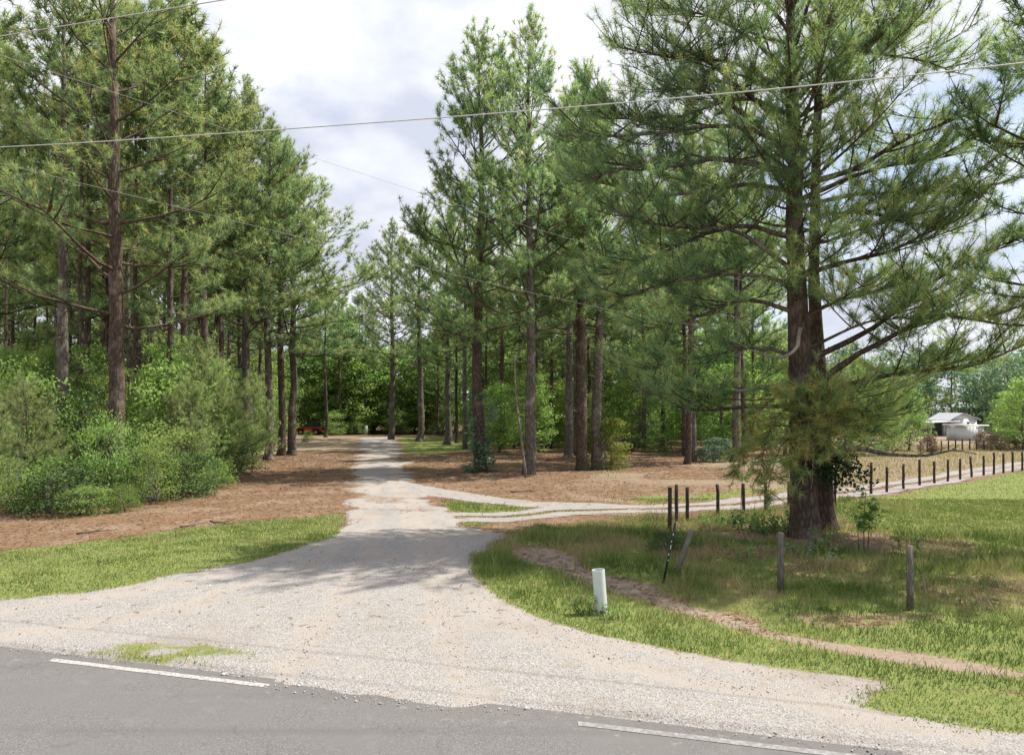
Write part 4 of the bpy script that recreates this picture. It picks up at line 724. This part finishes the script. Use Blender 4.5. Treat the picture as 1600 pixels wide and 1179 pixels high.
# weeds about the big pine
def weeds(px, py, h, n, sz, label, matname='leaves', spread=.3, cat='weed', leafs=16, tint=.5):
    x, y = G(px, py); r_ = np.random.default_rng(int(px * 7 + py)); o = empty('weed_plant', (x, y, gz1(x, y))); tag(o, label, cat, 'weeds round the big pine'); st, lf = MB(), MB()
    for i in range(n):
        a = r_.uniform(0, 6.28); r0_ = spread * math.sqrt(r_.uniform(0, 1)); hh_ = h * r_.uniform(.5, 1.1); b0 = np.array([math.cos(a) * r0_, math.sin(a) * r0_, -.03]); tp = b0 + np.array([math.cos(a) * .25 * hh_, math.sin(a) * .25 * hh_, hh_])
        pa = curve([b0, (b0 + tp) / 2 + r_.normal(0, .04, 3), tp], 5); st.tube(pa, [.007, .006, .005, .004, .002], 4, False)
        leaves(lf, r_, pa[r_.integers(1, 5, leafs)] + r_.normal(0, sz * .5, (leafs, 3)), sz, tint + r_.normal(0, .15))
    st.build('stem', 'twig_bark', o); lf.build('foliage', matname, o); return o
weeds(1187, 832, .55, 18, .12, 'clump of broad-leaved weeds left of the big pine trunk', 'leaves', .5)
weeds(1215, 836, .6, 16, .12, 'leafy weeds close against the big pine trunk, left side', 'leaves', .4)
weeds(1120, 822, .4, 10, .1, 'low weeds at the foot of the third dark fence post', 'leaves', .4)
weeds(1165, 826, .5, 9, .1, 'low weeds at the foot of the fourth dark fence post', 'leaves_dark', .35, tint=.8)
weeds(1270, 868, .3, 12, .1, 'pale green weeds before the big pine trunk', 'leaves_silver', .5, tint=.7)
weeds(1296, 864, .55, 9, .11, 'dark leafy weeds right of the big pine foot', 'leaves', .3, tint=.3)
weeds(1418, 868, .6, 6, .11, 'leafy weeds behind the grey post farthest right', 'leaves', .3, leafs=14)
weeds(1150, 872, .35, 8, .09, 'small weeds in the rough grass left of the square grey post', 'leaves', .5)
weeds(918, 958, .42, 9, .06, 'weeds growing against the white pipe', 'leaves', .16, leafs=14)
weeds(962, 968, .25, 8, .06, 'low weeds just right of the white pipe', 'leaves', .18)
def sapling(px, py, h, label, flat=False):
    x, y = G(px, py); r_ = np.random.default_rng(int(px)); o = empty('sapling', (x, y, gz1(x, y))); tag(o, label, 'sapling', 'saplings by the fence'); st, lf = MB(), MB()
    for k, off in enumerate(((0, 0), (.12, .05), (-.1, .05)) if not flat else ((0, 0),)):
        hh_ = h * (1, .7, .62)[k]; pa = curve([(off[0], off[1], -.03), (off[0] * 1.3, off[1], hh_ * .5), (off[0] + .05, off[1], hh_)], 8); st.tube(pa, np.linspace(.016, .005, 8), 5, False)
        for i in range(9 if not flat else 7):
            a = r_.uniform(0, 6.28); z0 = hh_ * (r_.uniform(.5, 1) if not flat else r_.uniform(.8, 1)); b0 = np.array([np.interp(z0, pa[:, 2], pa[:, 0]), np.interp(z0, pa[:, 2], pa[:, 1]), z0]); e_ = b0 + np.array([math.cos(a), math.sin(a), .25]) * r_.uniform(.18, .42)
            st.tube([b0, (b0 + e_) / 2 + [0, 0, .03], e_], [.006, .004, .002], 3, False); leaves(lf, r_, b0 + (e_ - b0) * r_.uniform(.4, 1.1, (16, 1)) + r_.normal(0, .05, (16, 3)), .12, r_.uniform(.2, .6), flatn=1.4)
    st.build('trunk', 'twig_bark', o); lf.build('foliage', 'leaves', o)
sapling(1350, 858, 1.55, 'small layered sapling in the lawn edge, right of the big pine'); sapling(1158, 826, 1.75, 'thin sapling with a flat leafy top by the dark fence posts', True)
shrub(tuple(None if m_ is None else m_ for m_ in V_sh[2]), 1042, 866, .28, 'dark creeper bush round the foot of the leaning metal post')

# ------------------------------------------------------------------ fences and posts
def round_post(x, y, h, r, matname, label, group, lean=(0, 0), name='fence_post', cat='fence post'):
    z = gz1(x, y); o = empty(name, (x, y, z), random.uniform(0, 6.28)); tag(o, label, cat, group); r_ = np.random.default_rng(int(abs(x * 131 + y * 17)))
    mb = MB(); pa = np.array([[lean[0] * t_ * h, lean[1] * t_ * h, -.25 + (h + .25) * t_] for t_ in np.linspace(0, 1, 6)]); pa[:, :2] += r_.normal(0, .006, (6, 2)); c_, s_ = math.cos(-o.rotation_euler[2]), math.sin(-o.rotation_euler[2]); pa[:, :2] = pa[:, :2] @ np.array([[c_, s_], [-s_, c_]])
    mb.tube(pa, r * np.linspace(1.05, .97, 6), 9, True, rough=.03, rng=r_); mb.build('shaft', matname, o, True)
    cp = MB(); cp.tube([pa[-1] + [0, 0, .001], pa[-1] + [0, 0, .012]], [r * .93, r * .8], 9); cp.build('cut_top', 'post_grey' if matname == 'post_dark' else matname, o); return o
gF = 'dark posts of the field fence'
first = [(1046, 836, 764), (1057, 814, 756), (1074, 812, 760), (1122, 806, 757), (1162, 802, 754), (1197, 798, 751), (1233, 795, 749)]
ords = ['leaning dark post nearest the metal post, first of the field fence', 'tall dark post just behind the first post of the field fence', 'dark post beside the tall second post of the field fence', 'dark round post fourth along the field fence, by the weeds', 'dark round post fifth along the field fence, beside the flat-topped sapling', 'dark post under the dying pine needles, sixth along the fence', 'dark post just left of the big pine trunk']
for (px, pb, pt), lb in zip(first, ords):
    x, y = G(px, pb); round_post(x, y, (pb - pt) / FPX * y, .058 if px < 1200 else .052, 'post_dark', lb, gF, (random.uniform(-.02, .02), 0))
x, y = G(1303, 826); round_post(x, y, 1.75, .035, 'post_dark', 'thin dark stake close right of the big pine trunk', gF, (.03, 0), 'fence_stake')
right = [1361, 1386, 1412, 1437, 1460, 1481, 1500, 1519, 1537, 1553, 1568, 1582, 1597, 1611, 1625, 1638]
for i, px in enumerate(right):
    pb = np.interp(px, [1361, 1386, 1412, 1437, 1460, 1500, 1537, 1568, 1597, 1638], [771, 768, 764.5, 759, 754, 748.5, 744, 740.5, 736.5, 731]); x, y = G(px, pb); hgt = (1.15 if i else 1.45)
    lb = 'vine-topped dark post just right of the small layered sapling' if i == 0 else ('leaning dark post among the field fence posts right of the big pine' if px == 1519 else 'dark round fence post along the pale lane, %s from the vine-topped post' % ['', 'first', 'second', 'third', 'fourth', 'fifth', 'sixth', 'seventh', 'eighth', 'ninth', 'tenth', 'eleventh', 'twelfth', 'thirteenth', 'fourteenth', 'fifteenth'][i])
    round_post(x, y, hgt * random.uniform(.93, 1.06), .056, 'post_dark', lb, gF, (-.09 if px == 1519 else random.uniform(-.015, .015), 0))
for i, px in enumerate(range(1438, 1546, 11)):
    x, y = G(px, 705 - (px - 1438) * .02); round_post(x, y, random.uniform(.85, 1.1), .06, 'post_dark', 'short dark post of the far fence, %s counting towards the dry thicket' % ['first', 'second', 'third', 'fourth', 'fifth', 'sixth', 'seventh', 'eighth', 'ninth', 'tenth', 'eleventh'][i], 'posts of the far fence', (random.uniform(-.03, .03), 0))
def square_post(px, pb, pt, w_, label, lean=0.0):
    x, y = G(px, pb); h = (pb - pt) / FPX * y; o = empty('fence_post', (x, y, gz1(x, y)), .35); tag(o, label, 'fence post', 'grey wooden posts of the roadside fence')
    sh = MB(); R_ = roty(lean); sh.box(R_ @ np.array([0, 0, h / 2 - .12]), (w_, w_ * .9, h + .24), R_, taper=.96); sh.build('shaft', 'post_grey', o)
    tp = MB(); tp.box(R_ @ np.array([0, 0, h + .006]), (w_ * .9, w_ * .8, .01), R_, taper=.8); tp.build('cut_top', 'dead_wood', o)
square_post(1220, 921, 828, .1, 'square weathered grey post standing in the rough grass before the big pine'); square_post(1422, 946, 846, .09, 'weathered grey post in the shade, farthest right in the rough grass'); square_post(1056, 897, 822, .085, 'grey wooden post leaning over to the right beside the metal post', .40)
x, y = G(1036, 908); o = empty('metal_post', (x, y, gz1(x, y))); tag(o, 'thin leaning dark metal post with pale flaking studs beside the leaning wooden post', 'metal post'); R_ = roty(.2); mb = MB(); mb.box(R_ @ np.array([0, 0, .55]), (.045, .012, 1.5), R_); mb.box(R_ @ np.array([0, .018, .55]), (.012, .03, 1.498), R_); mb.build('shaft', 'metal_dark', o)
for i, (z_, h_) in enumerate(((.5, .03), (.62, .05), (.78, .09), (.9, .03), (1.05, .04))):
    s_ = MB(); s_.box(R_ @ np.array([.004 * (-1) ** i, -.012, z_]), (.02, .012, h_), R_, taper=.6); s_.build('stud', 'white_flake', o)
# the white pipe by the drive
x, y = G(940, 958); o = empty('marker_pipe', (x, y, gz1(x, y))); tag(o, 'white plastic marker pipe leaning slightly in the grass beside the driveway', 'pipe'); mb = MB(); R_ = roty(-.075); a = np.linspace(0, 1, 5)[:, None]
top = R_ @ np.array([0, 0, .79]); mb.tube(R_ @ np.array([0, 0, -.1]) * (1 - a) + top * a, .112, 24, False); mb.tube(top * a + R_ @ np.array([0, 0, .03]) * (1 - a), .1, 24, False)
ii = np.arange(24); ang = ii / 24 * 2 * np.pi; ring = lambda r: np.column_stack([np.cos(ang) * r, np.sin(ang) * r, 0 * ang]) @ R_.T + top; mb.add(np.vstack([ring(.112), ring(.1)]), quad=np.column_stack([ii, (ii + 1) % 24, (ii + 1) % 24 + 24, ii + 24])); mb.build('tube', 'pvc', o, True)
mb = MB(); mb.box(R_ @ np.array([0, -.115, .07]), (.09, .02, .05), R_, taper=.7); mb.build('torn_rim', 'metal_dark', o)

# fallen sticks on the straw
for px, py, ln_, rz_, lb in ((826, 768, 1.6, .2, 'dark fallen branch on the litter below the straight pine'), (300, 822, .9, 1.1, 'short stick on the straw left of the driveway'), (352, 818, 1.2, -.4, 'forked stick on the straw nearest the grass verge tip'), (150, 832, 1.0, .5, 'stick lying on the straw before the leafy shrubs'), (700, 742, 1.3, -.2, 'fallen branch on the straw by the creeper-footed pine'), (470, 760, 1.1, .9, 'stick on the shaded straw beside the driveway')):
    x, y = G(px, py); o = empty('fallen_branch', (x, y, gz1(x, y)), rz_); tag(o, lb, 'stick', 'fallen sticks'); r_ = np.random.default_rng(px)
    pa = np.column_stack([np.linspace(-ln_ / 2, ln_ / 2, 7), np.cumsum(r_.normal(0, .05, 7)), .035 + r_.uniform(0, .04, 7)]); mb = MB(); mb.tube(pa, np.linspace(.03, .008, 7), 6, rough=.08, rng=r_); mb.build('stem', 'twig_bark', o, True)
    q = pa[3] + np.array([ln_ * .3, ln_ * .2, .12]) * np.linspace(0, 1, 4)[:, None]; mb = MB(); mb.tube(q, [.014, .011, .008, .004], 5); mb.build('side_twig', 'twig_bark', o, True)
# ------------------------------------------------------------------ overhead wires
def wire(pts, r, label, matname='wire', n=60):
    pts = np.asarray(pts, float); kk_ = np.concatenate([[0], np.cumsum(np.linalg.norm(np.diff(pts, axis=0), axis=1))]); u = np.linspace(0, kk_[-1], 8 * n)
    q = np.column_stack([np.interp(u, kk_, pts[:, i]) for i in range(3)]); g = np.exp(-np.linspace(-2, 2, 2 * n + 1) ** 2); g /= g.sum(); q0 = np.vstack([np.repeat(q[:1], n, 0), q, np.repeat(q[-1:], n, 0)])
    q = np.column_stack([np.convolve(q0[:, i], g, 'valid') for i in range(3)])[::4]
    mb = MB(); mb.tube(q, r, 5, True); tag(mb.build('power_line', matname, None, True), label, 'power line', 'overhead lines')
def along(px, py):                               # over the roadside: y = 13 + ROADK * x
    k_ = (px - 800) / FPX; y = 13 / (1 - ROADK * k_); return P(px, py, y)
def extend(a, b_, f): return a + (b_ - a) * f
A, B, C_ = along(0, 233), along(790, 178), along(1600, 105); wire([extend(A, B, -2.2) + [0, 0, 1.6], extend(A, B, -1) + [0, 0, .45], A, B, C_, extend(B, C_, 2) + [0, 0, .45], extend(B, C_, 3.4) + [0, 0, 1.5]], .011, 'pale overhead wire crossing the whole picture above the driveway', n=120)
A, B = along(0, 57), along(350, 0); wire([extend(A, B, -7), A, B, extend(A, B, 8)], .011, 'upper overhead wire cutting the top corner above the left woods', n=80)
A, B, C_ = P(0, 86, 16.3), P(360, 203, 20.2), P(920, 389, 28.5); wire([extend(A, B, -2), A, B, C_, P(1758, 560, 90)], .0045, 'higher of the two thin lines slanting down across the left woods', 'wire_dark', n=80)
A, B, C_ = P(0, 255, 16.3), P(420, 358, 21), P(935, 486, 28.5); wire([extend(A, B, -2), A, B, C_, P(1758, 612, 90)], .0042, 'lower of the two thin lines slanting down across the left woods', 'wire_dark', n=80)

# ------------------------------------------------------------------ the red jeep at the end of the clearing
x, y = G(484, 679.5); jeep = empty('parked_jeep', (x, y, gz1(x, y)), math.radians(4)); tag(jeep, 'red off-road jeep with black soft top parked before the trees', 'car')
prof = [(-1.92, .55), (-1.92, .98), (-1.85, 1.08), (-.72, 1.14), (-.70, 1.16), (1.72, 1.16), (1.78, 1.1), (1.78, .55), (1.55, .48), (1.42, .78), (.98, .9), (.62, .78), (.5, .46), (-.66, .46), (-.78, .78), (-1.15, .9), (-1.5, .78), (-1.62, .55)]
mb = MB(); n = len(prof)
import bmesh
def ngon_prism(name, prof, y0, y1, matname, parent, bev=.03):
    bm = bmesh.new(); a = [bm.verts.new((p_[0], y0, p_[1])) for p_ in prof]; f = bm.faces.new(a); r = bmesh.ops.extrude_face_region(bm, geom=[f]); vv = [g for g in r['geom'] if isinstance(g, bmesh.types.BMVert)]
    bmesh.ops.translate(bm, verts=vv, vec=(0, y1 - y0, 0)); bmesh.ops.recalc_face_normals(bm, faces=bm.faces)
    if bev: bmesh.ops.bevel(bm, geom=bm.edges, offset=bev, segments=2, affect='EDGES', clamp_overlap=True)
    me = bpy.data.meshes.new(name); bm.to_mesh(me); bm.free(); me.materials.append(M[matname]); o = bpy.data.objects.new(name, me); col.objects.link(o); o.parent = parent; return o
ngon_prism('body', prof, -.74, .74, 'red_paint', jeep, .025)
ngon_prism('soft_top', [(-.42, 1.172), (-.18, 1.74), (-.05, 1.8), (1.6, 1.8), (1.7, 1.72), (1.76, 1.172)], -.70, .70, 'black_top', jeep, .03)
for s_ in (-1, 1):
    ngon_prism('side_window', [(-.16, 1.22), (-.03, 1.66), (.62, 1.66), (.62, 1.22)], s_ * .704, s_ * .716, 'dark_glass', jeep, 0); ngon_prism('side_window', [(.76, 1.24), (.76, 1.66), (1.5, 1.66), (1.58, 1.24)], s_ * .704, s_ * .716, 'dark_glass', jeep, 0)
    dr = ngon_prism('door', [(-.45, .55), (-.45, 1.14), (.58, 1.14), (.58, .62), (.48, .55)], s_ * .742, s_ * .76, 'red_paint', jeep, .005); ngon_prism('handle', [(.36, 1.0), (.36, 1.04), (.5, 1.04), (.5, 1.0)], s_ * .762, s_ * .785, 'black_top', dr, 0)
    for wx in (-1.14, 1.0):
        wh = empty('wheel', (wx, s_ * .70, .38)); wh.parent = jeep; a = np.linspace(0, 1, 2)[:, None]
        tm = MB(); tm.tube(np.array([[0, -.12, 0], [0, -.10, 0], [0, .10, 0], [0, .12, 0]]), [.33, .38, .38, .33], 22); tm.build('tyre', 'rubber', wh, True)
        rm = MB(); rm.tube(np.array([[0, s_ * .121, 0], [0, s_ * .128, 0]]), [.21, .18], 16); rm.build('rim', 'steel', wh)
    ngon_prism('fender', [(-1.78, .84), (-1.66, .98), (-.72, .98), (-.6, .78), (-.66, .78), (-.78, .92), (-1.6, .92), (-1.72, .82)], s_ * .742, s_ * .9, 'black_top', jeep, .01); ngon_prism('fender', [(.44, .84), (.56, .98), (1.48, .98), (1.6, .8), (1.54, .8), (1.42, .92), (.62, .92), (.5, .82)], s_ * .742, s_ * .88, 'black_top', jeep, .01)
    hl = MB(); hl.tube(np.array([[-1.921, s_ * .5, .86], [-1.96, s_ * .5, .86]]), [.1, .085], 14); hl.build('headlight', 'lamp_lens', jeep)
ngon_prism('windscreen', [(-.50, 1.17), (-.27, 1.72), (-.24, 1.71), (-.46, 1.17)], -.64, .64, 'dark_glass', jeep, 0); ngon_prism('front_bumper', [(-2.08, .5), (-2.08, .66), (-1.925, .66), (-1.925, .5)], -.78, .78, 'black_top', jeep, .02); ngon_prism('rear_bumper', [(1.785, .5), (1.785, .64), (1.9, .64), (1.9, .5)], -.74, .74, 'black_top', jeep, .02)
sp = MB(); sp.tube(np.array([[1.785, .1, 1.12], [1.81, .1, 1.12], [1.99, .1, 1.12], [2.01, .1, 1.12]]), [.32, .37, .37, .32], 20); sp.build('spare_wheel', 'rubber', jeep, True)
# dim shapes beyond the clearing
x, y = G(572, 679); o = empty('utility_box', (x, y, gz1(x, y)), .2); tag(o, 'pale grey upright box beside a dark trunk at the far end of the drive', 'box'); mb = MB(); mb.box((0, 0, .62), (.5, .45, 1.3), taper=.97); mb.build('cabinet', 'pale_box', o); mb = MB(); mb.box((0, 0, 1.32), (.58, .53, .08), taper=.9); mb.build('lid', 'grey_roof', o); mb = MB(); mb.box((.04, -.232, .62), (.36, .012, .9)); mb.build('door', 'white_siding', o)
x, y = G(543, 679); o = empty('fallen_log', (x, y, gz1(x, y)), .15); tag(o, 'dark fallen log lying across the far end of the clearing', 'log'); mb = MB(); mb.tube(curve([(-1.5, 0, .24), (0, .1, .28), (1.5, 0, .2)], 9), [.3, .29, .3, .28, .27, .26, .25, .24, .2], 9, rough=.08, rng=rng); mb.build('stem', 'pine_bark', o, True); mb = MB(); mb.tube([(.4, .1, .3), (.6, -.1, .75), (.9, -.1, 1.0)], [.09, .06, .03], 6); mb.build('branch_stub', 'pine_bark', o)

# ------------------------------------------------------------------ barn and shed in the field
d = 98.0; bx = lambda px: (px - 800) / FPX * d; hz = lambda py: CAM_H + (HY - py) / FPX * d
barn = empty('barn', (bx(1507), d, 0)); tag(barn, 'pale grey farm building with open lean-to roof at the field edge', 'barn')
mb = MB(); mb.box((.2, 2.4, 1.15), (3.0, 4.6, 2.5)); mb.build('wall', 'white_siding', barn)
ngon_prism('roof', [(-2.2, 2.2), (-.4, 3.2), (1.95, 2.42), (1.93, 2.32), (-.4, 3.08), (-2.16, 2.1)], -.3, 5.2, 'grey_roof', barn, 0)
ngon_prism('gable', [(-1.25, 2.402), (-.4, 3.06), (1.62, 2.41)], .1, .2, 'white_siding', barn, 0)
wn = MB(); wn.box((.55, .085, 1.72), (.34, .05, .5)); wo = wn.build('window', 'dark_glass', barn)
for a_, b_, c_, d_ in ((.55, 1.99, .44, .05), (.55, 1.45, .44, .05)): f_ = MB(); f_.box((a_, .06, b_), (c_, .06, d_)); f_.build('frame', 'roof_edge', wo)
R_ = roty(.05); mb = MB(); mb.box((-2.9, 1.2, 2.0), (4.0, 3.4, .1), roty(-.05)); mb.build('lean_to_roof', 'roof_edge', barn)
for xx, yy in ((-4.6, -.3), (-4.6, 2.7), (-2.9, -.3)): mb = MB(); mb.box((xx, yy, .95), (.12, .12, 1.95 - .0)); mb.build('post', 'grey_wall', barn)
mb = MB(); mb.box((-1.9, .9, .95), (1.0, .1, 1.9)); mb.build('lean_to_wall', 'grey_wall', barn); mb = MB(); mb.box((-2.6, 3.0, .95), (3.2, .1, 1.9)); mb.build('back_wall', 'grey_wall', barn)
x, y = G(1518, 688.5); shed = empty('shed', (x, y, 0), .03); tag(shed, 'small white shed with flat overhanging roof in the field', 'shed'); hh_ = 23.5 / FPX * y; ww = 39 / FPX * y
mb = MB(); mb.box((0, 1.2, hh_ / 2), (ww, 2.4, hh_)); mb.build('wall', 'white_siding', shed); mb = MB(); mb.box((.05, 1.2, hh_ + .07), (ww + .7, 3.1, .14), roty(.015)); mb.build('roof', 'roof_edge', shed)
for k in range(8): mb = MB(); mb.box((-ww / 2 + ww * (k + .5) / 8, -.012, hh_ / 2), (.05, .03, hh_ - .02)); mb.build('batten', 'white_siding', shed)
# dry brush by the shed
V_br = leafy_meshes(701, 1.3, 1.5, .03, .02, 46, 40, .16, 'dry_brush', .5, .45, multi=5, bark_='twig_bark')
for px, py, s, lb in ((1552, 703, .95, 'dry tan thicket right of the white shed'), (1574, 702, .8, 'second dry thicket, under the round yellow-green tree'), (1535, 700, .7, 'low dry brush against the white shed front'), (1450, 706, .7, 'dry brush at the end of the far fence')):
    shrub(V_br, px, py, s, lb, 'dry_brush', 'brush', 'dry brush in the field')
# look-alikes that share a label are told apart by their order across the picture
byl = {}
for o in col.objects:
    if o.parent is None and o.get('label') and o.get('category'): byl.setdefault(o['label'], []).append(o)
NTH = 'leftmost second third fourth fifth sixth seventh eighth ninth tenth eleventh twelfth thirteenth'.split()
for lb, os_ in byl.items():
    if len(os_) > 1:
        os_.sort(key=lambda o: o.location.x / max(o.location.y, 1))
        for i, o in enumerate(os_[:len(NTH)]): o['label'] = lb + (', leftmost' if i == 0 else ', rightmost' if i == len(os_) - 1 else ', %s from left' % NTH[i])
print('objects', len(bpy.data.objects), 'tris', sum(len(m_.loops) - 2 * len(m_.polygons) for m_ in bpy.data.meshes))
